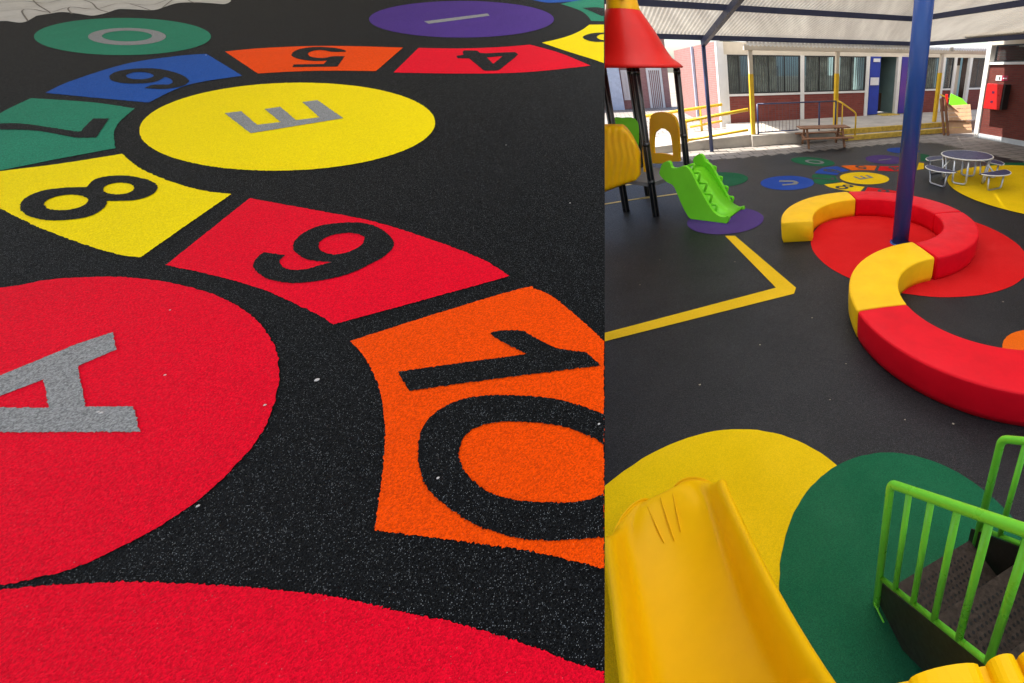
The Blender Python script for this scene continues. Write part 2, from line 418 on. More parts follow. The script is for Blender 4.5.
add('number', 'black', [outline(sc([(-60,160,1),(60,155),(180,170),(280,185),(297,176,1),(335,138,1),(392,138,1),(345,207,1),(270,207,1),(130,182),(0,178),(-60,182,1)], 3.596, 0, 80))], 8, 'black figure 7')
add('panel_marking', 'yellow', [outline(sc([(-60,340,1),(0,328),(220,300),(440,265,1),(500,315),(600,360),(720,395),(832,410,1),(670,522),(505,637,1),(430,628),(300,590),(130,525),(0,460),(-60,415,1)], 3.596, 0, 80))], None, 'yellow panel numbered 8')  #10
add('number', 'black', [outline(sc([(310,385,1),(345,355),(420,343),(500,350),(552,368),(567,388),(540,415),(480,432),(385,435,1),(372,462),(320,490),(240,503),(160,503),(95,485),(72,455),(90,425),(150,398),(230,387)], 3.596, 0, 80)), ell(237/3.596, 80+440/3.596, 79/3.596, 27/3.596, -6), ell(427/3.596, 80+390/3.596, 56/3.596, 21/3.596, -3)], 10, 'black figure 8')
add('panel_marking', 'red', [outline([(166,265,1),(207,232),(250,198,1),(293,206),(337,214),(381,223.5),(440,242.5),(484,260),(509.5,276,1),(430,298),(333,324.5,1),(320,315.6),(297,304.7),(266,290.6),(219,276.5)])], None, 'red panel numbered 9')   #12
add('number', 'black', [outline(sc([(115,215),(130,192),(150,178,1),(222,188,1),(203,208),(215,228),(250,238),(300,234),(340,222),(380,212,1),(300,203),(258,178),(250,150),(280,115),(340,88),(420,77),(500,80),(560,105),(594,145),(575,180),(520,215),(430,255),(330,276),(240,283),(160,267),(120,240)], 3.413, 220, 200)), outline(sc([(337,155),(350,135),(390,118),(440,112),(480,118),(492,132),(480,155),(440,176),(390,185),(350,175)], 3.413, 220, 200))], 12, 'black figure 9')
add('panel_marking', 'orange', [outline([(225,51.5,1),(256,48.5),(300,46.3),(345,46),(403,47.5,1),(376,71,1),(330,70.6),(290,71.6),(258,73.5,1)])], None, 'orange panel numbered 5')   #14
add('number', 'black', [outline(sc([(838,132,1),(845,150,1),(740,152),(655,150),(600,138),(520,128),(440,135),(375,155),(355,180),(375,205),(440,222),(530,230),(600,222),(680,207),(828,207,1),(735,340,1),(160,345,1),(172,312,1),(560,306,1),(600,262,1),(520,268),(400,265),(280,250),(190,225),(145,195),(160,160),(230,122),(340,98),(480,88),(640,95),(750,108)], 12.8, 280, 40))], 14, 'black figure 5')
add('panel_marking', 'red', [outline([(418.7,47.8,1),(460,48.4),(500,47),(530,44.6,1),(560,53),(590.6,65.6,1),(540,71),(500,73.2),(450,73.4),(393.5,72.5,1)])], None, 'red panel numbered 4')  #16
add('number', 'black', [outline(poly([(230,118),(250,105),(380,108),(410,132),(480,135),(620,128),(770,122),(800,148),(760,185),(610,305),(580,312),(460,314),(440,305),(300,188),(180,186),(168,162),(240,150)], 10.24, 440, 40)), outline(poly([(480,178),(640,165),(545,243)], 10.24, 440, 40))], 16, 'black figure 4')
add('panel_marking', 'yellow', [outline(sc([(20,485,1),(200,445),(350,400),(470,345),(530,305),(562,280,1),(733,280,1),(733,722,1),(620,680),(300,580)], 11.386, 540, 0))], None, 'yellow panel numbered 3')   #18
add('number', 'black', [outline(sc([(485,420),(560,385),(650,372),(732,370,1),(732,385,1),(680,395),(645,420),(680,447),(732,455,1),(732,475,1),(620,475),(530,455)], 11.386, 540, 0))], 18, 'black figure 3')
add('panel_marking', 'green', [outline(sc([(235,45,1),(380,15),(500,-10),(620,-30,1),(733,-30,1),(733,242,1),(580,237,1),(560,200),(480,130),(350,80)], 11.386, 540, 0))], None, 'green panel numbered 2')   #20
add('number', 'black', [outline(sc([(480,90,1),(640,82),(733,95,1),(733,180,1),(700,180),(600,135)], 11.386, 540, 0))], 20, 'black figure 2')
add('panel_marking', 'blue', [outline([(520,-3,1),(533,0),(548,2.6),(570,1.6),(592,-1),(596,-3,1)])], None, 'blue panel by the purple circle')     #22
NFAR = len(SH)
add('circle_marking', 'red', [outline([(-320,440),(-290,370),(-190,310),(-90,288),(0,287.5),(50,279.5),(103,276.6),(140,278.3),(176,284),(212.5,294),(245,310.5),(266,331),(276.6,353),(279,371),(276,395),(266,425),(248,451),(207,493),(166,522),(124,545),(79,566),(40,577),(0,584.5),(-100,588),(-200,560),(-290,500)], 3)], None, 'big red circle with a letter A')   #23
add('letter', 'grey', [outline(poly([(515,145),(530,225),(355,300),(390,485),(605,485),(638,600),(0,602),(-420,604),(-470,570),(-430,520),(130,290),(350,200)], 4.556, 0, 300)), outline(poly([(200,360),(220,490),(0,490),(-150,490),(0,437)], 4.556, 0, 300))], 24-1, 'grey letter A')
add('panel_marking', 'orange', [outline([(350,341,1),(430,315.5),(521,288.4),(535,289),(553,297),(580,319),(604.6,341.5,1),(604.6,569,1),(530,551),(453,540),(374,530,1),(379,500),(384.5,450),(384.5,420),(378,385),(365,358)])], None, 'orange panel numbered 10')   #25
add('number', 'black', [outline([(398,371.6,1),(460,363),(526.6,353.8,1),(505,343),(490.6,333),(510,330),(524,331,1),(540,340),(559,348.5),(586,352,1),(601,365.6,1),(500,378),(409,391,1)])], 25, 'black figure 1 of the 10')
add('number', 'black', [outline([(418,451.5),(422,429),(437.6,410.7),(467,398),(508,394.8),(553,398.5),(585,407),(604.6,414.4,1),(604.6,446,1),(594,438),(567,427.5),(535,422.6),(503,421.6),(480.7,425.7),(465,435.7),(459,451.6),(461,463),(469.4,476.5),(489.8,492.4),(521.6,500.6),(558,502.4),(585,500),(604.6,493.3,1),(604.6,537,1),(576,539.2),(535,540),(499,533.3),(462.6,517.4),(431,492.4),(420.8,472)])], 25, 'black figure 0 of the 10')
add('circle_marking', 'red', [outline([(-60,600,1),(0,590),(62,584.5),(137,582),(207,584.5),(265,588.6),(305,593),(347,599),(403,612),(456,623),(519,642),(569,660.6),(604.6,672.5,1),(604.6,790,1),(-60,790,1)])], None, 'red circle along the lower edge')

# far copy on the yard floor
HM = [[2.233533389425066, 3.6795878869782634, -0.930954685569876], [0.888442440618472, 11.881152246109206, 10.533422950852994], [0.12589044695696505, 2.430868974574636, 1.0]]
def far(z):
    def f(x, y):
        x /= 300; y /= 300
        a = [r[0]*x + r[1]*y + r[2] for r in HM]
        return Vector((a[0]/a[2], a[1]/a[2], z))
    return f
made = []
for i, (nm, col, loops, par, lab) in enumerate(SH[:NFAR]):
    if i in (18, 19, 20, 21): made.append(None); continue
    made.append(sheet(nm, loops, far(Z1 if par is None else Z2), GM[col], rub if par is None else made[par], lab + ' on the yard floor' if par is None else lab))
sheet('panel_marking', [outline(poly([(990,120),(1024,125),(1024,165),(975,172)], 6.83, 774, 145))], gl(Z1), GM['yellow'], rub, 'small yellow panel right of the blue post')
sheet('panel_marking', [outline(poly([(1000,60),(1060,70),(1060,110),(1000,115)], 6.83, 774, 145))], gl(Z1), GM['green'], rub, 'small green panel right of the blue post')

# ------------------------------------------------------------------ raised sloping rubber deck (left half)
YL, HL = -110., .65
dn = Vector((0, -st, -ct)); fw = Vector((0, ct, -st))
nrm = (dn + fw*((PY-YL)/F)).normalized()          # points down, away from the camera
CAM = Vector((0, 0, H))
def slab(off=0.):
    def f(x, y):
        r = ray(x, y); t = (HL-off)/r.dot(nrm)
        return CAM + r*t
    return f
XE = 604.8
top = [slab()(x, y) for x, y in ((XE, -45), (XE, 790), (-420, 790), (-420, -45))]
sl = MB().prism(top, dn*.10).build('rubber_slope', RM['black'])
tagp(sl, 'raised black rubber play surface sloping up, with hopscotch panels', kind='structure')
made = []
for nm, col, loops, par, lab in SH:
    loops = [[Vector((min(p[0], XE-.9), p[1])) for p in L] for L in loops]
    o = sheet(nm, loops, slab(.0012 if par is None else .0024), RM[col], sl if par is None else made[par], lab, jit=.0006, seg=.005)
    made.append(o)
# pavers at the top of the slope
pe = [(-420,40),(-200,32),(-60,24),(0,21),(10,21.4),(19,22.6),(26,21.6),(31,19),(36,16),(50,13.6),(62,12),(78,13.6),(91,15.6),(100,14.5),(106,13),(112,11),(119,9),(135,9.4),(150,10.2),(158,9.2),(166,6.4),(178,3),(195,2.4),(212,3.2),(225,4),(231,1),(240,-6),(330,-14),(420,-10),(500,-16),(XE,-18),(XE,-45),(-420,-45)]
SP = None
def sloptile():
    m, nt, b = newmat('pale wavy pavers'); b.inputs['Roughness'].default_value = .8
    c = mixc(nt, ramp(nt, noise(nt, 3, 6, .7), .3, .7), (.40, .375, .33), (.52, .495, .45))
    c = mixc(nt, ramp(nt, noise(nt, 60, 4, .7), .45, .75, 0, .4), c, (.24, .22, .2))
    nt.links.new(c, b.inputs['Base Color']); return m
SPM = sloptile(); JNT = basic('joint sand', (.13, .11, .09), .9, .2, 20)
pb = sheet('paver_edge', [outline([q+((1,) if i in (0, 30, 31, 32) else ()) for i, q in enumerate(pe)], 3)], slab(.0015), SPM, sl, 'pale wavy interlocking pavers along the top edge')
def stroke(pts, w, off):
    P = outline([pts[0]+(1,)] + list(pts[1:-1]) + [pts[-1]+(1,)] , 3)[:]
    # open stroke: keep only forward run
    n = len(pts); run = []
    Q = [Vector(p) for p in pts]
    for i in range(n-1):
        a = Q[max(0, i-1)]; d = Q[min(n-1, i+2)]
        for k in range(6): run.append(crom(a, Q[i], Q[i+1], d, k/6))
    run.append(Q[-1]); W = [slab(off)(p.x, p.y) for p in run]
    vs = []; fs = []
    for i, p in enumerate(W):
        d = (W[min(i+1, len(W)-1)] - W[max(i-1, 0)]).normalized(); s = d.cross(nrm).normalized()*w/2
        vs += [p-s, p+s]
        if i: fs.append((2*i-2, 2*i-1, 2*i+1, 2*i))
    return vs, fs
jm = MB()
JL = [[(0,11),(30,9),(50,12),(70,7),(95,9),(120,3),(150,5),(175,-2),(210,-1),(240,-6)], [(0,3),(25,1),(45,3),(70,-2),(95,0),(120,-5)], [(28,21),(22,12),(24,9.4)], [(50,13),(48,11),(38,5),(33,0)], [(108,12),(98,9),(92,3),(84,0)],[(150,10),(138,6),(130,4)], [(162,8),(172,0),(178,-3)],[(-200,26),(-120,15),(-60,20),(0,11)],[(-300,12),(-200,5),(-120,9),(-60,0),(0,3)],[(72,14),(68,9),(70,7)],[(195,3),(190,1),(186,-2)]]
for L in JL:
    v, f = stroke([tuple(q) for q in L], .007, .0028); jm.add(v, f)
jm.build('paver_joint', JNT, sl, label='dark sand joints between the pavers')
# small bright pebbles lying on the slope
pm = MB()
for x, y, s in ((317,380,.0035),(101,413,.0025),(198,506,.002),(265,405,.002),(98,412,.002),(206,55,.0025),(165,375,.0016),(438,478,.002),(170,310,.0014),(506,145,.0016),(570,203,.0018),(599,424,.002)):
    c = slab(.003)(x, y); pm.lathe(c, [(s*.5, -s*.4), (s, 0), (s*.7, s*.5)], 6)
pm.build('grit', basic('grit', (.5, .47, .45), .8), sl, label='pale specks of grit')
# steel props under the deck
for x, y in ((-150, 60), (60, 60), (-350, 300), (-60, 420), (250, 40)):
    t_ = slab()(x, y); MB().tube([(t_.x, t_.y, -.01), (t_.x, t_.y, t_.z-.12)], .045, 12).build('prop', BLACKM, sl, smooth=True)

# ------------------------------------------------------------------ curved soft benches
def bench(name, c, r0, r1, a0, a1, mat, label, h=.27):
    root = thing(name, label, 'bench', (c[0], c[1], 0), 0, 'curved soft bench modules set end to end')
    rm = (r0+r1)/2; hw = (r1-r0)/2
    prof = []
    def rc(cx, cz, rr, s, e, n=5):
        return [(cx + rr*math.cos(R(s+(e-s)*i/n)), cz + rr*math.sin(R(s+(e-s)*i/n))) for i in range(n+1)]
    b = .022
    prof += [(-hw+.015, .004)] + [(-hw+.002, .06), (-hw, .16)] + rc(-hw+b, h-b, b, 180, 90) + [(-hw*.5, h+.003), (0, h+.005), (hw*.5, h+.003)] + rc(hw-b, h-b, b, 90, 0) + [(hw, .16), (hw-.004, .06), (hw-.02, .004)]
    n = len(prof); L = abs(a1-a0); m = int(L/2.5)
    vs = []; fs = []
    e = .012/rm*180/PI
    rows = [(a0, .965)] + [(a0 + (a1-a0)/abs(a1-a0)*e*.4, .985), (a0 + (a1-a0)/abs(a1-a0)*e, 1)]
    for i in range(1, m): rows.append((a0 + (a1-a0)*i/m, 1))
    rows += [(a1 - (a1-a0)/abs(a1-a0)*e, 1), (a1 - (a1-a0)/abs(a1-a0)*e*.4, .985), (a1, .965)]
    for a, s in rows:
        for px, pz in prof:
            q = h/2 + (pz-h/2)*s; rr = rm + px*s
            vs.append((rr*math.cos(R(a)), rr*math.sin(R(a)), max(.004, q)))
    for i in range(len(rows)-1):
        for k in range(n):
            fs.append((i*n+k, i*n+(k+1) % n, (i+1)*n+(k+1) % n, (i+1)*n+k))
    fs.append(tuple(reversed(range(n)))); fs.append(tuple((len(rows)-1)*n+k for k in range(n)))
    o = fixn(mesh('cushion', vs, fs, mat, root, True))
    # stitched seam round each top edge
    sm = MB()
    for rr in (rm-hw+.004, rm+hw-.004):
        sm.tube([(rr*math.cos(R(a0+(a1-a0)*(i+.4)/(m+.8))), rr*math.sin(R(a0+(a1-a0)*(i+.4)/(m+.8))), h-.012) for i in range(m+1)], .0028, 6)
    sm.build('seam', mat, root, True)
    return root
bench('bench_module', (.962, 4.72), .80, 1.20, 188, 101.5, BVY, 'yellow curved bench module at the open far end of the row')
bench('bench_module', (.962, 4.72), .80, 1.20, 100.5, 12.5, BVR, 'red curved bench module passing behind the big blue post')
bench('bench_module', (.962, 4.72), .80, 1.20, 11.5, -69.5, BVR, 'red curved bench module between the post and the second yellow one')
bench('bench_module', (1.553, 2.912), .71, 1.135, 107, 192.5, BVY, 'yellow curved bench module in the middle of the row, between two red ones')
bench('bench_module', (1.553, 2.912), .71, 1.135, 193.2, 280, BVR, 'nearest red curved bench module, running out at the right edge')

# ------------------------------------------------------------------ near yellow slide
def near_slide():
    root = thing('yellow_slide', 'large yellow moulded plastic slide in the foreground ending on the yellow circle', 'slide', (-.575, 1.168, 0))
    ax = Vector((.50, -.86, 0)).normalized(); sd = Vector((-ax.y, ax.x, 0))   # sd to the right
    st_ = [(-.212,.055,.05,.057,.1), (-.207,.095,.085,.098,.1), (-.185,.110,.135,.113,.2), (-.14,.114,.185,.122,.4), (-.08,.113,.220,.148,.6), (-.028,.111,.241,.205,.9), (0,.11,.25,.262,1), (.05,.115,.245,.275,1), (.22,.13,.238,.325,1), (.47,.20,.228,.43,1), (.69,.32,.218,.54,1), (.95,.50,.212,.71,1), (1.25,.78,.21,.98,1), (1.42,.9,.21,1.1,1)]
    vs = []; fs = []; prof = None
    for s, bed, hw, rim, k in st_:
        d = rim - bed; kk = k
        P = [(-1.04, -.0 + .02), (-1.06, d*.55), (-1.07, d*.9), (-1.02, d+.012*kk), (-.93, d+.014*kk), (-.85, d*.9), (-.79, d*.5), (-.70, d*.16), (-.5, .02*kk), (-.2, 0), (.2, 0), (.5, .02*kk), (.70, d*.16), (.79, d*.5), (.85, d*.9), (.93, d+.014*kk), (1.02, d+.012*kk), (1.07, d*.9), (1.06, d*.55), (1.04, .02)]
        for w, z in P:
            q = ax*s + sd*(w*hw); vs.append((q.x, q.y, bed+z))
    n = 20
    for i in range(len(st_)-1):
        for k in range(n-1): fs.append((i*n+k, i*n+k+1, (i+1)*n+k+1, (i+1)*n+k))
    o = fixn(mesh('chute', vs, fs, YPL, root, True))
    m = o.modifiers.new('s', 'SOLIDIFY'); m.thickness = .012; m.offset = -1
    m = o.modifiers.new('u', 'SUBSURF'); m.levels = 2; m.render_levels = 2
    # moulded grip ribs on the exit lip
    rb = MB()
    for w, s0, s1, fan in ((-.075, -.150, .05, .16), (-.012, -.165, .06, .05), (.045, -.155, .04, -.06)):
        pts = []
        for i in range(9):
            s = s0 + (s1-s0)*i/8; bed = .112 + .003*math.sin(max(0, s+.1)*9)
            q = ax*s + sd*(w + (s+.16)*fan); pts.append((q.x, q.y, bed+.007))
        rb.tube(pts, [.0012, .0022, .003, .0033, .0033, .003, .0026, .002, .0012], 8)
    rb.build('grip_rib', YPL, root, True)
    return root
near_slide()

# ------------------------------------------------------------------ near platform (under the camera) with scalloped guard
plat = thing('play_platform', 'play structure platform at the bottom edge with a scalloped yellow guard', 'play platform', (0, 0, 0))
MB().box(-.45, .95, -1.0, .10, .96, 1.0).build('deck', TREAD, plat, bevel=.004)
for x, y in ((-.42, -.95), (.9, -.95), (.9, .06), (-.42, .06)):
    MB().tube([(x, y, 0), (x, y, 1.0)], .045, 14).build('post', BLACKM, plat, True)
def scal():
    zt = 1.18
    A = gp(893, 684, zt); B = gp(1030, 657, zt); dx = (B-A).normalized()
    L = (B-A).length
    pts = [A + Vector((0, 0, -.3))]
    pts += [A + Vector((0, 0, 0))]
    import itertools
    def bumpy(px0, px1, hgt):
        a = (px0-893)/137*L; b = (px1-893)/137*L; o = []
        for i in range(11):
            t = i/10; o.append(A + dx*(a+(b-a)*(.5-.5*math.cos(PI*t))) + Vector((0, 0, hgt*math.sin(PI*t)**.8)))
        return o
    pts += bumpy(908, 977, .024) + bumpy(984, 1013, .026) + bumpy(1016, 1046, .026) + bumpy(1050, 1090, .026)
    pts += [A + dx*(L*1.5) + Vector((0, 0, 0)), A + dx*(L*1.5) + Vector((0, 0, -.3))]
    nn = Vector((dx.y, -dx.x, 0))
    return MB().prism(pts, nn*.035).build('guard_panel', YPL, plat, bevel=.0025)
scal()

# ------------------------------------------------------------------ steps with green railings
def steps():
    o0 = Vector((.315, .95, 0)); asc = Vector((.41, -.91, 0)).normalized(); wd = Vector((.91, .41, 0)).normalized()
    root = thing('stairs', 'brown perforated steel steps between bright green railings on the green circle', 'stairs', o0)
    W = .482
    rise, run = .20, .205
    m0 = Matrix(((wd.x, asc.x, 0), (wd.y, asc.y, 0), (0, 0, 1)))
    P = lambda w, a, z: m0 @ Vector((w, a, z))
    for i in range(5):
        a0 = .015 + i*run; z = .105 + i*rise
        if i == 4: z = .985
        b = MB(); b.prism([P(0.02, a0, z), P(W-.02, a0, z), P(W-.02, a0+run+.015, z), P(.02, a0+run+.015, z)], (0, 0, -.006))
        b.prism([P(0.02, a0, z-.006), P(W-.02, a0, z-.006), P(W-.02, a0+.006, z-.006), P(.02, a0+.006, z-.006)], (0, 0, -.03))
        t = b.build('tread', TREAD, root)
        h = MB()
        for r_ in range(7):
            for c_ in range(18):
                w = .065 + c_*.0195 + (r_ % 2)*.0097; a = a0 + .04 + r_*.021
                q = [P(w + .0052*math.cos(2*PI*k/8), a + .0052*math.sin(2*PI*k/8), z+.0012) for k in range(8)]
                h.add(q, [tuple(range(8))])
        h.build('perforations', HOLE, t)
        if i:
            MB().prism([P(.02, a0+.004, z-.012), P(W-.02, a0+.004, z-.012), P(W-.02, a0+.004, z-rise+.002), P(.02, a0+.004, z-rise+.002)], asc*.005).build('riser', STEELB, root)
    for w in (0, W):
        q = [P(w, .0, .02), P(w, .0, .15), P(w, .86, .97), P(w, .98, .985), P(w, .98, .80), P(w, .16, .02)]
        MB().prism(q, wd*(.006 if w == 0 else -.006)).build('stringer', STRG, root, bevel=.001)
    sl_ = .93
    P0_ = P
    for w in (-.006, W+.006):
        sh = 0 if w < 0 else .028
        P = lambda w_, a_, z_, sh=sh: P0_(w_, a_ + sh, z_)
        rl = MB()
        top = corner([P(w, 0, .0), P(w, 0, .71), P(w, .9, .71+.9*sl_), P(w, .9, 1.0)], .035)
        rl.tube(top, .0145, 14)
        rl.build('rail', GRL, root, True)
        lo = MB().tube([P(w, 0.0, .19), P(w, .9, .19+.9*sl_)], .0095, 12); lo.build('lower_rail', GRL, root, True)
        for k in range(1, 10):
            a = k*.087
            MB().tube([P(w, a, .19+a*sl_), P(w, a, .705+a*sl_)], .0103, 12).build('baluster', GRL, root, True)
    P = P0_
    # foot bracket
    MB().tube([P(-.02, 0, .035), P(-.012, .06, .006)], .004, 8).build('bracket', GRL, root, True)
steps()

# ------------------------------------------------------------------ play tower with green slide
TA, TB, TC = Vector((-2.12, 5.53, 0)), Vector((-2.62, 6.48, 0)), Vector((-1.93, 6.38, 0))
TC = Vector((zat(681, 110, 6.3).x, 6.3, 0)); TB = gp(648, 195); TD = Vector((zat(606, 90, 5.75).x, 5.75, 0))
tw = thing('play_tower', 'small play tower on black posts with a plain red bell roof', 'play tower', (-2.35, 6.0, 0))
def tl(p): return Vector(p) - Vector((-2.35, 6.0, 0))
for q in (TA, TB, TC, TD):
    b = MB().tube([tl(q), tl(q + Vector((0, 0, 2.1)))], .042, 14); po = b.build('post', BLACKM, tw, True)
    rb = MB()
    for k in range(4):
        a = k*PI/2+.4; d = Vector((math.cos(a), math.sin(a), 0))*.043
        rb.tube([tl(q+d), tl(q+d+Vector((0, 0, 2.08)))], .006, 6)
    rb.build('groove_strip', basic('worn post edge', (.12, .1, .09), .5), po, True)
MB().lathe((0, 0, 0), [(.68, 2.03), (.70, 2.045), (.67, 2.08), (.56, 2.16), (.50, 2.25), (.43, 2.38), (.37, 2.50), (.29, 2.63), (.22, 2.74), (.17, 2.79)], 40).build('roof', REDPL, tw, True, 'plain red bell shaped plastic roof')
MB().lathe((0, 0, 0), [(.215, 2.70), (.225, 2.715), (.205, 2.78), (.185, 2.90), (.18, 3.0), (.14, 3.02)], 32).build('roof_band', OPL, tw, True)
MB().lathe((.08, -.19, 2.86), [(.03, -.012), (.035, 0), (.02, .014)], 12).build('stud', BLUEP, tw, True)
dk = [TD, TA, TC, TB]
MB().prism([tl(q + Vector((0, 0, .50))) for q in dk], (0, 0, -.06)).build('deck', basic('grey deck', (.18, .17, .17), .7), tw, bevel=.004)
def panelY(name, loops, Y0, Y1, x0, x1, th, mat, label=None, bevel=.012, parent=None):
    """upright panel through two ground points; loops in picture points"""
    A = Vector((zat(x0, 150, Y0).x, Y0, 0)); B = Vector((zat(x1, 150, Y1).x, Y1, 0)); t = (B-A).normalized(); nn = Vector((-t.y, t.x, 0))
    W = []
    for L in loops:
        w = []
        for p in L:
            r = ray(p[0], p[1]); k = (A-Vector((0, 0, 0))).dot(nn)/r.dot(nn)
            w.append(tl(CAM + r*k) if False else CAM + r*k - Vector((-2.35, 6.0, 0)))
        W.append(w)
    flat = [q for w in W for q in w]; tri = tessellate_polygon(W); n = len(flat)
    fs = [tuple(t_) for t_ in tri] + [tuple(i+n for i in reversed(t_)) for t_ in tri]; b = 0
    for w in W:
        for i in range(len(w)): j = (i+1) % len(w); fs.append((b+i, b+j, b+n+j, b+n+i))
        b += len(w)
    o = fixn(mesh(name, flat + [q + nn*th for q in flat], fs, mat, parent or tw, False, label))
    if bevel: m = o.modifiers.new('b', 'BEVEL'); m.width = bevel; m.segments = 3; m.limit_method = 'ANGLE'; m.angle_limit = R(50)
    for p in o.data.polygons: p.use_smooth = False
    return o
K5 = lambda pts, s=5.69, ox=600, oy=100: outline(sc(pts, s, ox, oy), 3)
panelY('arch_panel', [K5([(283,360,1),(280,200),(283,110),(300,78),(340,68),(380,72),(415,90),(435,125),(445,200),(450,350,1),(400,352),(350,362)]), K5([(305,305,1),(302,240),(310,185),(335,165),(370,165),(395,185),(408,240),(415,318,1),(380,308),(345,302)])], 6.75, 6.45, 648, 684, .05, OPL, 'orange arched window panel')
panelY('arch_panel', [K5([(75,110),(90,98),(130,102),(180,100),(215,125),(222,200),(215,330,1),(150,340,1),(80,200)])], 6.3, 6.5, 612, 640, .05, GPL, 'green rounded panel behind the yellow climber')
panelY('bar', [K5([(236,180,1),(246,180,1),(262,450,1),(250,450,1)])], 6.2, 6.2, 640, 652, .03, OPL, bevel=.003)
panelY('bar', [K5([(252,180,1),(262,180,1),(284,440,1),(268,445,1)])], 6.25, 6.25, 640, 652, .03, WHITE, bevel=.003)
# wavy yellow climber
def climber():
    A = Vector((zat(590, 150, 5.35).x, 5.35, 0)); B = Vector((zat(641, 150, 5.5).x, 5.5, 0)); t = (B-A).normalized(); nn = Vector((t.y, -t.x, 0)); L = (B-A).length
    def on(px, py):
        r = ray(px, py); k = A.dot(nn)/r.dot(nn); return CAM + r*k
    nx, nz = 48, 24; vs = []; fs = []
    for i in range(nx+1):
        f = i/nx; px = 580 + 61*f
        ytop = 124 if px < 622 else 124 + 28*((px-622)/19)**1.6
        ybot = 193 - (px-602)*.37 if px < 636 else 180.4 - (px-636)*1.2
        a, b = on(px, ytop), on(px, ybot)
        for j in range(nz+1):
            g_ = j/nz; p = a.lerp(b, g_)
            edge = min(f, 1-f, g_, 1-g_); rnd = min(1, edge/.08); rnd = math.sqrt(max(0, 1-(1-rnd)**2))
            w = .006*math.sin(px*.98 + 1.6*math.sin(g_*9)) + .02*math.sin(PI*g_)
            vs.append(p + nn*(.10*rnd + w*rnd) - Vector((-2.35, 6.0, 0)))
    m = nz+1
    for i in range(nx):
        for j in range(nz): fs.append((i*m+j, i*m+j+1, (i+1)*m+j+1, (i+1)*m+j))
    o = mesh('climbing_panel', vs, fs, OPL, tw, True, 'yellow climbing panel with wavy grooves'); md = o.modifiers.new('s', 'SOLIDIFY'); md.thickness = .05; md.offset = -1
climber()
# low floor edge / kick board between posts
# green slide
gs = thing('green_slide', 'lime green slide with looped zigzag sides ending on the purple circle', 'slide', (-1.5, 5.5, 0))
def green_slide():
    O = Vector((-1.5, 5.5, 0))
    P0 = Vector((-2.06, 5.56, 0)); P1 = Vector((-1.08, 5.24, 0)); t = (P1-P0).normalized(); nn = Vector((-t.y, t.x, 0))   # nn: far side
    def on(px, py, off=0.):
        r = ray(px, py); k = (P0 + nn*off).dot(nn)/r.dot(nn); return CAM + r*k - O
    def plate(pts, off, th, name):
        L = [on(p.x, p.y, off) for p in outline(sc(pts, 6.83, 640, 140), 1.5)]
        b = MB().prism(L, nn*th); return b.build(name, GPL, gs, False, bevel=.012)
    near = [(133,235),(140,195),(150,165),(175,148),(200,150),(215,188),(250,192),(285,180),(315,182),(345,215),(380,285),(420,360),(460,430),(500,490),(540,520),(575,528),(600,518),(607,540),(590,570),(560,579),(450,562),(350,540),(315,500),(280,430),(255,370),(225,310),(180,285)]
    plate(near, 0, .055, 'side_panel')
    farp = [(362,130),(380,108),(410,95),(432,115),(445,145),(475,165),(500,200),(530,255),(560,310),(590,370),(620,430),(650,458),(685,460),(702,455),(708,480),(695,508),(650,510),(560,520),(500,440),(440,330),(400,250),(370,190)]
    plate(farp, .60, .055, 'side_panel')
    # bed
    bedn = [(215,240),(300,250),(360,330),(420,420),(470,490),(520,530),(575,560)]
    vs = []; fs = []
    for i, (x, y) in enumerate(bedn):
        p = on(640+x/6.83, 140+y/6.83, .05); d = (nn*.56)
        vs += [p, p + d]
        if i: fs.append((2*i-2, 2*i-1, 2*i+1, 2*i))
    o = mesh('chute', vs, fs, GPL, gs, True); md = o.modifiers.new('s', 'SOLIDIFY'); md.thickness = .03; md.offset = -1
    lp = [((320,180),(368,165),(355,235)), ((355,225),(408,222),(398,285)), ((395,295),(455,295),(440,350)), ((435,370),(490,372),(478,425)), ((475,440),(522,445),(515,500))]
    for a, b_, c in lp:
        q = [on(640+p[0]/6.83, 140+p[1]/6.83, .06) for p in (a, b_, c)]
        q[1] = q[1] + nn*.02
        MB().tube(corner(q, .03), .018, 8).build('loop', GPL, gs, True)
    lp = [((440,140),(462,135),(465,185)), ((475,180),(520,182),(510,225)), ((520,250),(562,252),(550,300)), ((560,312),(602,320),(588,372)), ((592,385),(640,390),(625,440))]
    for a, b_, c in lp:
        q = [on(640+p[0]/6.83, 140+p[1]/6.83, .66) for p in (a, b_, c)]
        MB().tube(corner(q, .03), .018, 8).build('loop', GPL, gs, True)
green_slide()

# clamps on the tower posts, bolts on the slide rims
for q in (TA, TB, TC, TD):
    for z in (.52, 1.05, 1.98):
        MB().tube([tl(q + Vector((0, 0, z-.025))), tl(q + Vector((0, 0, z+.025)))], .052, 14).build('clamp', BLACKM, tw, True)
# pale crumbs and dry leaf bits on the yard floor
cm = MB()
for x, y in ((970,219),(953,262),(880,262),(846,364),(953,424),(1016,404),(655,320),(790,210),(1003,302),(700,385),(640,285),(760,345),(830,400),(735,262),(905,420),(872,300),(812,318),(660,260),(1000,240),(930,212)):
    c = gp(x, y) + Vector((0, 0, .002)); k = random.uniform(.004, .009); a = random.uniform(0, 3)
    cm.prism([c + Vector((k*math.cos(a+t)*random.uniform(.5, 1.2), k*math.sin(a+t)*random.uniform(.4, 1), 0)) for t in (0, 1.2, 2.3, 3.4, 4.6, 5.5)], (0, 0, .002))
cm.build('crumbs', basic('dry crumbs', (.34, .29, .22), .9), rub, label='pale crumbs scattered on the black floor')

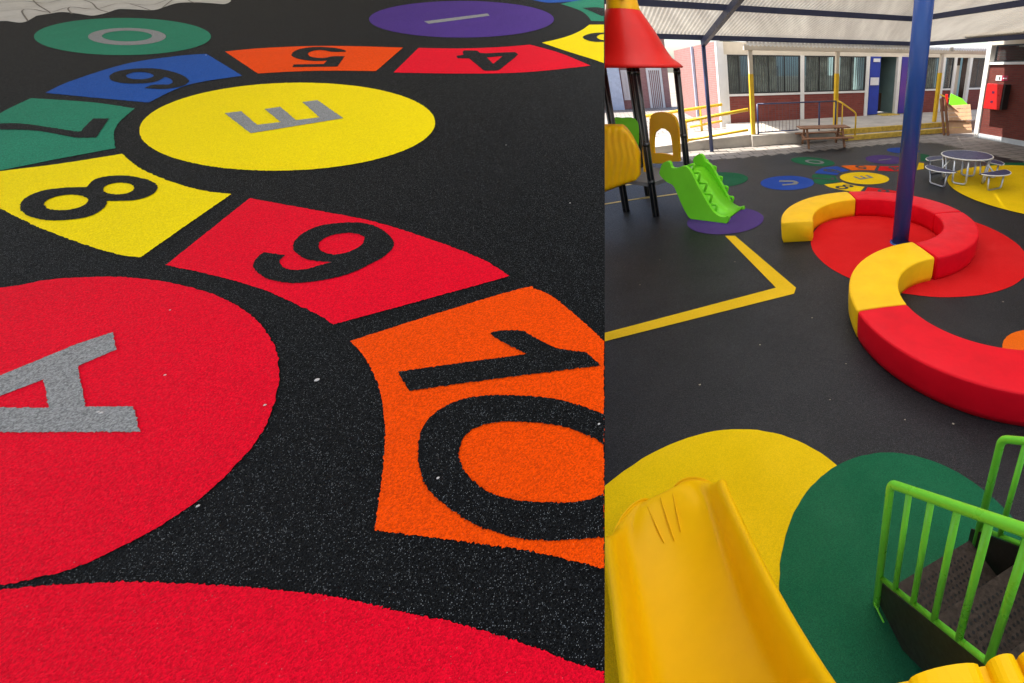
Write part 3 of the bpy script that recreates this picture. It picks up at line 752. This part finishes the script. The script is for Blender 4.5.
# ------------------------------------------------------------------ canopy
cn = thing('canopy', 'corrugated cream canopy on dark blue beams over the play yard', 'canopy', (0, 0, 0))
EZ, KS, EV, EU = 2.77, .27, 10.42, 8.9
dr = Vector((math.sin(R(30)), -math.cos(R(30)), 0))          # up-slope direction of the main pitch
dr2 = -U
def roof_a(s, w, dz=0.): return U*s + V*EV + dr*w + Vector((0, 0, EZ + KS*w + dz))
def roof_b(s, w, dz=0.): return U*EU + V*(EV-s) + dr2*w + Vector((0, 0, EZ + KS*w + dz))
def hipw_a(s):   # where the main pitch meets the right pitch: u of point = EU - w'
    # u(w)=s+dr.U*w ; v(w)=EV+dr.V*w ; on the other pitch w2=EU-u ; equal height w=w2
    return (EU - s)/(1 + dr.dot(U))
def corr(fn, s0, s1, wmax, hip, name, pitch=.085, amp=.023, mat=None):
    n = int((s1-s0)/pitch*6); vs = []; fs = []; cnt = 0
    for i in range(n+1):
        s = s0 + (s1-s0)*i/n; h = amp*math.sin(2*PI*s/pitch); a0, a1 = hip(s)
        vs += [fn(s, a0, h), fn(s, a1, h)]
        if i: fs.append((2*i-2, 2*i-1, 2*i+1, 2*i))
    o = mesh(name, vs, fs, mat or ROOFM, cn, True); return o
WM = 13.  # unseen run lengthened to keep the sun off the sloping deck
WC = 4.2
corr(roof_a, -9, EU, WM, lambda s: (-.12, max(.0, min(WC, hipw_a(s)))), 'roof_sheet')
corr(roof_a, -9, -.8, WM, lambda s: (WC, WM), 'roof_sheet').location.z = .003
corr(roof_a, -.8, EU - WC*(1+dr.dot(U)), WM, lambda s: (WC, max(WC, min(WM, hipw_a(s)))), 'roof_sheet', mat=ROOFC).location.z = .003  # unseen clear sheets, added to brighten the near floor
db = dr.dot(V)
corr(roof_b, 0, 14, WM, lambda s: (-.12, max(0., min(WC, s/abs(db)))), 'roof_sheet')
corr(roof_b, WC*abs(db), 14, WM, lambda s: (WC, max(WC, min(WM, s/abs(db)))), 'roof_sheet', mat=ROOFC).location.z = .003  # same added clear sheets on the right pitch, also unseen
for w in (.0, 1.66, 3.3, 5.0, 6.7, 8.4, 10.1):
    hs = EU - w*(1+dr.dot(U))
    MB().bar(roof_a(-9, w, -.075), roof_a(hs, w, -.070), .07, .11).build('purlin', BEAM, cn)
    MB().bar(roof_b(w*abs(db), w, -.075), roof_b(14, w, -.070), .07, .11).build('purlin', BEAM, cn)
for s in (2.32, -2.5, -7.3):
    MB().bar(roof_a(s, -.02, -.19), roof_a(s, WM, -.19), .10, .14).build('rafter', BEAM, cn)
    MB().tube([uvw(s, EV, 0), uvw(s, EV, EZ-.13)], .05, 14).build('post', NAVY, cn, True)
bp = gp(900, 243); tp = 4.6
MB().tube([bp, bp + Vector((.0, 0, tp))], .101, 40).build('post', NAVYG, cn, True, 'thick glossy dark blue post in the red circle')
MB().tube([bp, bp + Vector((0, 0, .012))], .125, 40).build('base_plate', NAVYG, cn, True)
# small round lamp fitting under right beam
q = uvw(*[EU-.15, 9.0, 2.50]); MB().lathe(q, [(.02, .06), (.05, .03), (.05, -.03), (.02, -.05)], 14).build('lamp', WHITE, cn, True)

# ------------------------------------------------------------------ school building
def site(name, label, cat): return thing(name, label, cat, (0, 0, 0), RB)
sb = site('school_building', 'long low red brick school building with white framed barred windows and a porch', 'building')
WV, FZ = 13.5, .30
ux = lambda x, y=60, v=WV: pv(x, y, v)[0]
Zsill, Zlin, Ztop = 1.21, 2.43, 2.80
def bw(a, b, z0, z1, v0=WV, v1=WV+.15): return MB().box(a, b, v0, v1, z0, z1)
cols = [ux(724.5), ux(802), ux(868), ux(899.5), ux(944), ux(955.5), ux(971), 15.6]
MB().box(3.5, 16, 10.6, 14.2, 0, FZ).build('porch_floor', CONC, sb, bevel=.01)
# brick dado pieces
for a, b in ((3.6, ux(866, 115)), (10.95, ux(955)), (ux(971), 15.6)):
    bw(a, b, FZ, Zsill-.05).build('wall', BRICK, sb)
    bw(a, b, Zsill-.05, Zsill+.02, WV-.03, WV+.15).build('sill', WHITE, sb)
bw(3.5, 15.8, Zlin, Ztop).build('lintel', CREAM, sb)
for c in cols:
    bw(c-.07, c+.07, FZ, Zlin, WV-.05, WV+.1).build('pillar', WHITE, sb)
# corner pillar and side wall to the left
MB().box(3.38, 3.60, WV-.1, WV+.12, 0, 2.8).build('pillar', WHITE, sb)
MB().box(3.42, 3.58, WV+.12, 22, 0, 2.82).build('wall', BRICKP, sb)  # sunlit, hazy look of this brick is put into its pale colour
q = uvw(3.36, 17.2); MB().box(3.32, 3.40, 17.1, 17.25, 0, 2.8).build('downpipe', basic('pale blue pipe', (.45, .52, .62), .5), sb)
# rooms behind the glass
MB().box(3.7, 22, 16.8, 16.9, FZ, 2.8).build('room_wall', TEAL, sb)
RWL = basic('pale green added wall', (.34, .40, .36), .9, .25, 1.2)
MB().box(3.7, cols[2]-.3, 15.0, 15.05, FZ, 1.75).build('room_wall', RWL, sb)  # extra low wall added near the glass to brighten the windows
MB().box(5.0, 5.9, 14.6, 14.95, FZ, 2.1).build('cupboard', basic('dark blue cupboard', (.03, .04, .07), .6), sb)
MB().box(cols[6], 15.7, 13.9, 13.95, FZ, 2.8).build('room_wall', BROWNW, sb)
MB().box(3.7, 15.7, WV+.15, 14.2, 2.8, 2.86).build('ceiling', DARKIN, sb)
for x in (ux(870), ux(902)): MB().box(x-.05, x+.05, WV+.15, 16.8, FZ, 2.8).build('room_wall', TEAL, sb)
for (a, b, z) in ((4.3, 5.0, 1.0), (5.6, 6.3, 1.15), (7.0, 8.4, .9), (12, 12.9, 1.1)):
    MB().box(a, b, 15.6, 16.6, FZ, z+.6).build('cupboard', BROWNW, sb, bevel=.01)
def window(a, b, z0, z1, v=WV, nb=8, mull=1, curt=None):
    fr = MB(); w = .04
    fr.box(a, b, v, v+.05, z0, z0+w); fr.box(a, b, v, v+.05, z1-w, z1); fr.box(a, a+w, v, v+.05, z0+w, z1-w); fr.box(b-w, b, v, v+.05, z0+w, z1-w)
    for i in range(1, mull+1):
        c = a + (b-a)*i/(mull+1); fr.box(c-w/2, c+w/2, v+.002, v+.048, z0+w, z1-w)
    f = fr.build('window', BLACKM, sb)
    MB().box(a+w, b-w, v+.022, v+.028, z0+w, z1-w).build('pane', GLASS, f)
    br = MB()
    for i in range(1, nb*(mull+1)):
        c = a + (b-a)*i/(nb*(mull+1)); br.box(c-.009, c+.009, v-.02, v-.004, z0, z1)
    br.build('window_bars', basic('pale bars', (.07, .075, .07), .6), f)
    if curt: 
        n = 40; vs = []; fs = []
        a2, b2 = curt
        for i in range(n+1):
            x = a2 + (b2-a2)*i/n; y = v+.22+.03*math.sin(i*1.3)
            vs += [(x, y, z0+.02), (x, y, z1)]
            if i: fs.append((2*i-2, 2*i-1, 2*i+1, 2*i))
        mesh('curtain', vs, fs, CURT, f, True)
cc = [cols[0]+.07, cols[1]-.07, cols[1]+.07, cols[2]-.07]
mid = (cc[0]+cc[1])/2
x1 = ux(751)
window(cc[0], x1-.03, Zsill+.02, Zlin, nb=7, mull=1, curt=(cc[0]+.1, x1-.3))
window(x1+.03, cc[1], Zsill+.02, Zlin, nb=7, mull=2, curt=(x1+.1, x1+1.0))
x2 = ux(836)
window(cc[2], x2-.03, Zsill+.02, Zlin, nb=7, mull=1, curt=(cc[2]+.2, cc[2]+1.1))
window(x2+.03, cc[3], Zsill+.02, Zlin, nb=7, mull=1, curt=(x2+.3, x2+.9))
window(11.0, cols[4]-.07, Zsill+.02, Zlin, nb=8, mull=1, curt=(11.3, 12.6))
window(cols[4]+.07, cols[5]-.07, Zsill+.02, Zlin, nb=2, mull=0)
window(cols[6]+.07, 15.5, Zsill+.02, Zlin, nb=3, mull=0)
for c in (x1, x2): bw(c-.035, c+.035, Zsill, Zlin, WV-.03, WV+.08).build('pillar', WHITE, sb)
# blue doorway
dA, dB = ux(873), ux(881)
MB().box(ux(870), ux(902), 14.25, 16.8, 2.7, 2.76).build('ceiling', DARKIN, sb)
MB().box(ux(870), ux(902), 16.6, 16.65, FZ, 2.7).build('room_wall', basic('shade darkened teal wall', (.07, .11, .11), .9), sb)  # darker teal: the dimness of the room is put into the colour
bw(dA-.1, dB, FZ+.03, Zlin, WV+.0, WV+.06).build('door_panel', BLUEP, sb)
for y0, y1, x0_, x1_ in ((58.5, 62, 873, 879.5), (77.5, 85, 870, 878)):
    a = pv(x0_, y0, WV-.01); b_ = pv(x1_, y1, WV-.01)
    MB().box(a[0], b_[0], WV-.056, WV-.052, b_[1], a[1]).build('notice', PAPER, sb)
MB().box(dB, cols[3]-.07, 10.9+2.2, WV+.1, FZ, FZ+.03).build('threshold', YSTEP, sb)
MB().box(dB+.05, dB+1.0, 14.6, 15.2, FZ, 1.05).build('desk', BROWNW, sb, bevel=.01)
MB().box(dB+.0, dB+.35, 15.2, 15.5, FZ, 1.5).build('cupboard', BROWNW, sb, bevel=.01)
dl = MB().box(cols[3]+.1, ux(913), WV-.06, WV-.0, FZ+.03, Zlin).build('door', MURAL, sb, label='open door leaf painted blue and purple')
MB().box(ux(913), 11.0, WV, WV+.1, FZ, Zlin).build('wall', BRICK, sb)
# beige door between 957 and 970
MB().box(cols[5]+.07, cols[6]-.07, WV+.5, WV+.55, FZ, Zlin-.0).build('wall', BROWNW, sb)
MB().box(cols[5]+.25, cols[6]-.15, WV+.42, WV+.47, FZ, Zlin-.3).build('door', CREAM, sb, label='beige inner door')
# porch beam, columns and thin sheet roof
MB().box(3.45, 14.8, 10.80, 10.92, 2.46, 2.60).build('porch_beam', CREAM, sb, bevel=.005)
n = 700; vs = []; fs = []
for i in range(n+1):
    s = 3.4 + 11.6*i/n; z = .018*math.sin(2*PI*s/.11)
    vs += [(s, 10.43, 2.63+z), (s, 14.5, 2.93+z), (s, 10.43, 2.55+z)]
    if i: k = 3*i; fs += [(k-3, k-2, k+1, k), (k-1, k-3, k, k+2)]
ROOF_T = .5
mesh('porch_roof', vs, fs, roofm('white translucent porch sheet', (.7, .7, .68), (.82, .82, .8)), sb, True)
for x in (751, 836.5, 939):
    u0 = pv(x, 80, 10.88)[0]
    MB().box(u0-.055, u0+.055, 10.82, 10.93, FZ if x != 751 else 0., 1.88).build('column', YPAINT, sb, bevel=.006)
    MB().box(u0-.052, u0+.052, 10.823, 10.927, 1.88, 2.46).build('column', CREAM, sb, bevel=.006)
# two yellow edged steps
for k, (v0, v1, z) in enumerate(((10.28, 10.62, .15), )):
    MB().box(6.3, 10.9, v0, v1, 0, z).build('step', CONC, sb, bevel=.008)
    MB().box(6.28, 10.92, v0-.012, v0+.10, .012, z+.006).build('step_edge', YSTEP, sb, bevel=.005)
MB().box(6.28, 10.5, 10.588, 10.70, .155, FZ+.006).build('step_edge', YSTEP, sb, bevel=.005)
# porch roof posts rail (navy)
def rail(name, label, pts_list, r, mat, cat='railing'):
    t = site(name, label, cat)
    return t
nr = site('porch_railing', 'thin navy blue railing with close bars along the porch edge', 'railing')
a, b_ = 3.72, 6.17; v = 10.72
MB().tube([(a, v, 1.12), (b_, v, 1.12)], .02, 10).build('rail', NAVY, nr, True)
MB().tube([(a, v, .36), (4.95, v, .36)], .018, 10).build('lower_rail', NAVY, nr, True)
for x in (a, 5.62, b_): MB().tube([(x, v, FZ), (x, v, 1.12)], .025, 10).build('rail_post', NAVY, nr, True)
for k in range(1, 18):
    x = a + (5.62-a)*k/18
    if x < 5.0: MB().tube([(x, v, .36), (x, v, 1.11)], .006, 6).build('bar', basic('brownish bar', (.10, .05, .06), .5), nr, True)
hr = site('handrail', 'yellow bent tube handrail going down the porch steps by the middle column', 'handrail')
MB().tube(corner([(6.24, 10.75, 1.12), (6.24, 10.55, 1.10), (6.62, 10.3, .80), (6.62, 10.3, .15)], .08), .024, 10).build('rail', YPAINT, hr, True)
MB().tube([(6.3, 10.55, FZ-.15), (6.3, 10.55, 1.07)], .018, 10).build('rail_post', YPAINT, hr, True)
hr2 = site('handrail', 'yellow bent handrail by the right porch column near the stacked wooden pieces', 'handrail')
MB().tube(corner([(10.2, 10.75, 1.2), (10.2, 10.55, 1.15), (10.9, 10.2, .80), (10.9, 10.2, .0)], .08), .022, 10).build('rail', YPAINT, hr2, True)
# access ramp with yellow rails at the left of the porch
ar = site('access_ramp', 'concrete access ramp sloping up to the left end of the porch', 'ramp')
MB().add([(-2.2,10.75,0),(3.5,10.75,0),(3.5,12.6,0),(-2.2,12.6,0),(3.5,10.75,.30),(3.5,12.6,.30)], [(0,1,4),(3,5,2),(0,4,5,3),(1,2,5,4),(0,3,2,1)]).build('slab', CONC, ar)
def yrail(v, pts, label):
    t = site('ramp_railing', label, 'railing')
    for (xa, ya, xb, yb), r in pts:
        A = pv(xa, ya, v); B = pv(xb, yb, v)
        MB().tube([(A[0], v, A[1]), (B[0], v, B[1])], r, 10).build('rail', YPAINT, t, True)
    return t
ff = yrail(10.85, [((748, 109.5, 684, 121.5), .045), ((748, 130, 686, 140.5), .035)], 'front yellow railing of the access ramp, nearest the yard')
for x, y0, y1 in ((685, 121, 156),):
    A = pv(x, y0, 10.85); MB().tube([(A[0], 10.85, 0.0), (A[0], 10.85, A[1])], .04, 10).build('rail_post', YPAINT, ff, True)
bb = yrail(12.5, [((722, 104.5, 640, 117), .045), ((722, 121, 690, 127), .035)], 'rear yellow railing of the access ramp, by the brick side wall')
for x, y0 in ((700, 108), (650, 115)):
    A = pv(x, y0, 12.5); MB().tube([(A[0], 12.5, 0.0), (A[0], 12.5, A[1])], .035, 10).build('rail_post', YPAINT, bb, True)

# ------------------------------------------------------------------ building across the far left
ab = site('annex_building', 'pale pink brick annex with white window frames seen behind the play tower', 'building')
AV = 24.
aw = MB(); aw.box(-16, 3.3, AV, AV+.3, 0, 3.6); aw.build('wall', BRICKP, ab)
for (xa, xb, y0, y1) in ((645.5, 666, 68, 111), (620, 632, 70, 100)):
    A = pv(xa, y0, AV-.06); B = pv(xb, y1, AV-.06)
    f = MB(); w = .12
    f.box(A[0], A[0]+w, AV-.08, AV, B[1], A[1]); f.box(B[0]-w, B[0], AV-.08, AV, B[1], A[1]); f.box(A[0]+w, B[0]-w, AV-.08, AV, A[1]-w, A[1]); f.box(A[0]+w, B[0]-w, AV-.08, AV, B[1], B[1]+w)
    for k in range(1, 8): 
        x = A[0] + (B[0]-A[0])*k/8; f.box(x-.02, x+.02, AV-.05, AV-.02, B[1]+w, A[1]-w)
    f.build('window', WHITE, ab)
A = pv(609, 70, AV-.4); MB().box(A[0]-.1, A[0]+.45, AV-.6, AV-.2, 0, 3.4).build('column', basic('pale blue pipe', (.45, .52, .62), .5), ab)
MB().box(-16, 3.3, AV-1.2, AV+.5, 3.6, 3.7).build('roof', WHITE, ab)

# ------------------------------------------------------------------ right building
rbld = site('side_building', 'dark red brick side building with a white corner post at the right edge', 'building')
RU, RV = 10.4, 9.1
MB().box(RU, RU+.2, -1, RV, .14, 2.12).build('wall', BRICKD, rbld)
MB().box(RU-.03, RU+.2, -1, RV, 0, .14).build('skirting', basic('grey white skirting', (.52, .55, .58), .7, .1, 5), rbld)
MB().box(RU-.04, RU+.2, -1, RV, 2.12, 2.19).build('sill', WHITE, rbld)
MB().box(RU-.06, RU+.22, RV, RV+.16, 0, 3.1).build('pillar', WHITE, rbld, bevel=.006)
MB().box(RU-.05, RU+.2, -1, RV, 2.64, 3.1).build('lintel', CREAM, rbld)
MB().box(RU+.2, RU+5, RV-.1, RV+.1, 0, 3.1).build('wall', BRICK, rbld)
w0 = RV
for k in range(5):
    v1 = w0 - .12; v0 = v1 - 1.05; f = MB(); w = .04
    f.box(RU, RU+.05, v0, v1, 2.19, 2.23); f.box(RU, RU+.05, v0, v1, 2.60, 2.64); f.box(RU, RU+.05, v0, v0+w, 2.23, 2.6); f.box(RU, RU+.05, v1-w, v1, 2.23, 2.6)
    fo = f.build('window', BLACKM, rbld)
    MB().box(RU+.02, RU+.03, v0+w, v1-w, 2.23, 2.60).build('pane', GLASS, fo)
    w0 = v0 + .06
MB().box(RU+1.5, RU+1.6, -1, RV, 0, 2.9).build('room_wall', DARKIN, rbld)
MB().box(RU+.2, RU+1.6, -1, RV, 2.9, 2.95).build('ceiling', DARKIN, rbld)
MB().tube([(RU+.6, 7.6, 2.62), (RU+.6, 8.7, 2.62)], .03, 8).build('tube_lamp', WHITE, rbld, True)
MB().box(8.72, RU+.2, -1, 8.75, 2.94, 2.97).build('shading_eaves', WHITE, rbld)  # soffit sheet added to keep the sun off this brick wall
ex = site('extinguisher_cabinet', 'red fire extinguisher cabinet on the brick wall at the right edge', 'cabinet')
a = pu(987, 83, RU-.27); b_ = pu(999, 109, RU-.27)
MB().box(RU-.24, RU-.002, b_[0]-.05, a[0]-.02, .92, 1.60).build('cabinet_body', basic('painted shade cabinet side', (.02, .015, .015), .5), ex, bevel=.01)  # shadow beside the red box is put into this near-black body colour
MB().box(RU-.27, RU-.24, b_[0], a[0], .91, 1.61).build('door', REDCAB, ex, bevel=.015)
for z in (1.38, 1.12):
    MB().box(RU-.276, RU-.27, (a[0]+b_[0])/2-.03, (a[0]+b_[0])/2+.05, z-.03, z+.03).build('window', basic('cab mark', (.06, .01, .05), .4), ex)
sg = site('safety_sign', 'small white and crimson safety sign above the red cabinet', 'sign')
a = pu(996, 76, RU-.02); b_ = pu(1007, 82, RU-.02)
sv0, sv1 = b_[0], a[0]; sm_ = (sv0+sv1)/2
MB().box(RU-.012, RU-.002, sm_+.0, sv1, 1.69, 1.83).build('sign_face', PAPER, sg)
MB().box(RU-.012, RU-.002, sv0, sm_, 1.69, 1.83).build('sign_face', basic('crimson sign', (.35, .01, .05), .5), sg)
MB().box(RU-.014, RU-.013, sm_+.05, sm_+.09, 1.71, 1.80).build('symbol', BLACKM, sg)
MB().box(RU-.014, RU-.013, sv0+.03, sm_-.04, 1.74, 1.77).build('symbol', PAPER, sg)

# ------------------------------------------------------------------ wooden picnic table by the porch
pt = site('picnic_table', 'small brown wooden picnic table with benches in front of the porch', 'picnic table')
pt.location = uvw(5.35, 9.95); pt.rotation_euler = (0, 0, R(12))
for k in range(4): MB().box(-.70, .70, -.27+k*.137, -.27+k*.137+.125, .50, .53).build('tabletop', WOOD, pt, bevel=.004)
for s in (-1, 1):
    MB().box(-.70, .70, s*.5-.10, s*.5+.10, .27, .30).build('seat', WOOD, pt, bevel=.004)
    for x in (-.5, .5):
        MB().bar((x, s*.15, .5), (x, s*.42, 0), .05, .07).build('leg', WOOD, pt)
for x in (-.53, .53): MB().box(x-.02, x+.02, -.56, .56, .22, .27).build('crosspiece', WOOD, pt)

# ------------------------------------------------------------------ round steel table with seats
rt = thing('round_table', 'round steel framed table with dark blue top and attached curved seats on the yellow circle', 'table', (*gp(963, 181)[:2], 0))
zt = .50
def ringtube(b, c, r, z, rr, a0=0, a1=360, n=32):
    full = a1-a0 >= 360
    pts = [(c[0]+r*math.cos(R(a0+(a1-a0)*i/n)), c[1]+r*math.sin(R(a0+(a1-a0)*i/n)), z) for i in range(n if full else n+1)]
    b.tube(pts, rr, 8, closed=full)
b = MB(); b.lathe((0, 0, zt), [(.44, -.012), (.445, 0), (.44, .012)], 40); b.build('tabletop', NET, rt)
b = MB(); ringtube(b, (0, 0), .455, zt, .013); b.build('table_rim', WHITE, rt, True)
for k in range(4):
    a = R(45 + 90*k + 12)
    d = Vector((math.cos(a), math.sin(a), 0)); s_ = Vector((-d.y, d.x, 0))
    MB().tube(corner([d*.40 + s_*.12 + Vector((0,0,zt-.02)), d*.36 + s_*.12 + Vector((0,0,.03)), d*.36 - s_*.12 + Vector((0,0,.03)), d*.40 - s_*.12 + Vector((0,0,zt-.02))], .06), 0.019, 10).build('leg', CHROME, rt, True)
for k in range(4):
    a = R(-62 + 90*k); d = Vector((math.cos(a), math.sin(a), 0)); s_ = Vector((-d.y, d.x, 0)); c = d*.69
    r_ = .33; n = 20; out = [c + d*(-.10) + d*(r_*.85*math.sin(PI*i/n)) + s_*(r_*math.cos(PI*i/n)) for i in range(n+1)]
    st2 = MB().prism([q + Vector((0, 0, .30)) for q in out], (0, 0, .018)).build('seat', NET, rt)
    MB().tube([q + Vector((0, 0, .31)) for q in out], .010, 8, closed=True).build('seat_rim', WHITE, st2, True)
    MB().tube(corner([c + s_*.2 + Vector((0,0,.30)), c + s_*.18 + Vector((0,0,.016)), c - s_*.18 + Vector((0,0,.016)), c - s_*.2 + Vector((0,0,.30))], .06), .016, 10).build('leg', CHROME, rt, True)
    for e in (1,): MB().tube([d*.42 + Vector((0, 0, zt-.03)), d*.62 + Vector((0, 0, .30))], .014, 8).build('brace', CHROME, rt, True)

# ------------------------------------------------------------------ leaning stack of wooden pieces right of the steps
ws = site('upturned_bench', 'upturned wooden bench with pale slats and a bright green cushion by the corner post', 'bench')
ws.location = uvw(10.15, 9.7); ws.rotation_euler = (0, 0, R(-18))
def leanpl(name, x0, x1, z0, z1, dy, mat, n=4, th=.03):
    for k in range(n):
        a = z0 + (z1-z0)*k/n; c = a + (z1-z0)/n*.9
        MB().add([], []).prism([(x0-a*.22, dy+a*.25, a-.05*0), (x1-a*.22, dy+a*.25, a+.06), (x1-c*.22, dy+c*.25, c+.06), (x0-c*.22, dy+c*.25, c)], (0, -th, 0)).build(name, mat, ws, bevel=.004)
leanpl('slat', -.30, .42, .05, .42, -.05, TAN, 2)
leanpl('slat', -.24, .44, .46, .92, -.12, TAN, 4)
for x in (-.42, -.3): MB().bar((x, -.1, 0), (x-.24, .15, 1.12), .06, .06).build('frame', WOOD, ws)
MB().bar((-.35, -.12, .45), (.30, -.14, .47), .05, .06).build('frame', WOOD, ws)
MB().bar((-.40, .05, .95), (.2, .05, .5), .05, .05).build('frame', WOOD, ws)
MB().prism([(-.40, .08, .90), (.20, .08, .93), (-.02, .12, 1.13), (-.38, .16, 1.28)], (0, .06, .0)).build('cushion', GPL, ws, bevel=.02)
MB().prism([(-.52, .1, .85), (-.42, .1, .85), (-.46, .16, 1.25), (-.54, .16, 1.25)], (0, .05, .0)).build('cushion', REDPL, ws, bevel=.015)

# ------------------------------------------------------------------ lights, sky, camera
def sunvec(u, v, el):
    h = (U*u + V*v).normalized(); return Vector((h.x*math.cos(R(el)), h.y*math.cos(R(el)), math.sin(R(el))))
SV = sunvec(-1, .35, 62)
sd = bpy.data.lights.new('sun', 'SUN'); sd.energy = 4.5; sd.angle = R(.5); sd.color = (1, .95, .87)
so = bpy.data.objects.new('sun', sd); C.objects.link(so); so.rotation_euler = SV.to_track_quat('Z', 'Y').to_euler()
w = bpy.data.worlds.new('World'); S.world = w; w.use_nodes = True; nt = w.node_tree
sky = nt.nodes.new('ShaderNodeTexSky'); sky.sky_type = 'NISHITA'; sky.sun_disc = False
sky.sun_elevation = math.asin(SV.z); sky.sun_rotation = math.atan2(SV.x, SV.y); sky.air_density = 1.; sky.dust_density = 2.; sky.ozone_density = 1.
bg = nt.nodes['Background']; nt.links.new(sky.outputs[0], bg.inputs[0]); bg.inputs[1].default_value = .13
cd = bpy.data.cameras.new('camera'); co = bpy.data.objects.new('camera', cd); C.objects.link(co); S.camera = co
co.location = CAM; co.rotation_euler = (PI/2 - TH, 0, 0)
cd.sensor_width = 36; cd.sensor_fit = 'HORIZONTAL'; cd.lens = F/1024*36
cd.shift_x = (512-PX)/1024; cd.shift_y = (PY-341.5)/1024
cd.clip_start = .05; cd.clip_end = 600
S.view_settings.view_transform = 'Standard'; S.view_settings.look = 'None'; S.view_settings.gamma = 1
S.view_settings.use_curve_mapping = False
S.view_settings.exposure = 1.34
S.render.resolution_x = 1024; S.render.resolution_y = 683
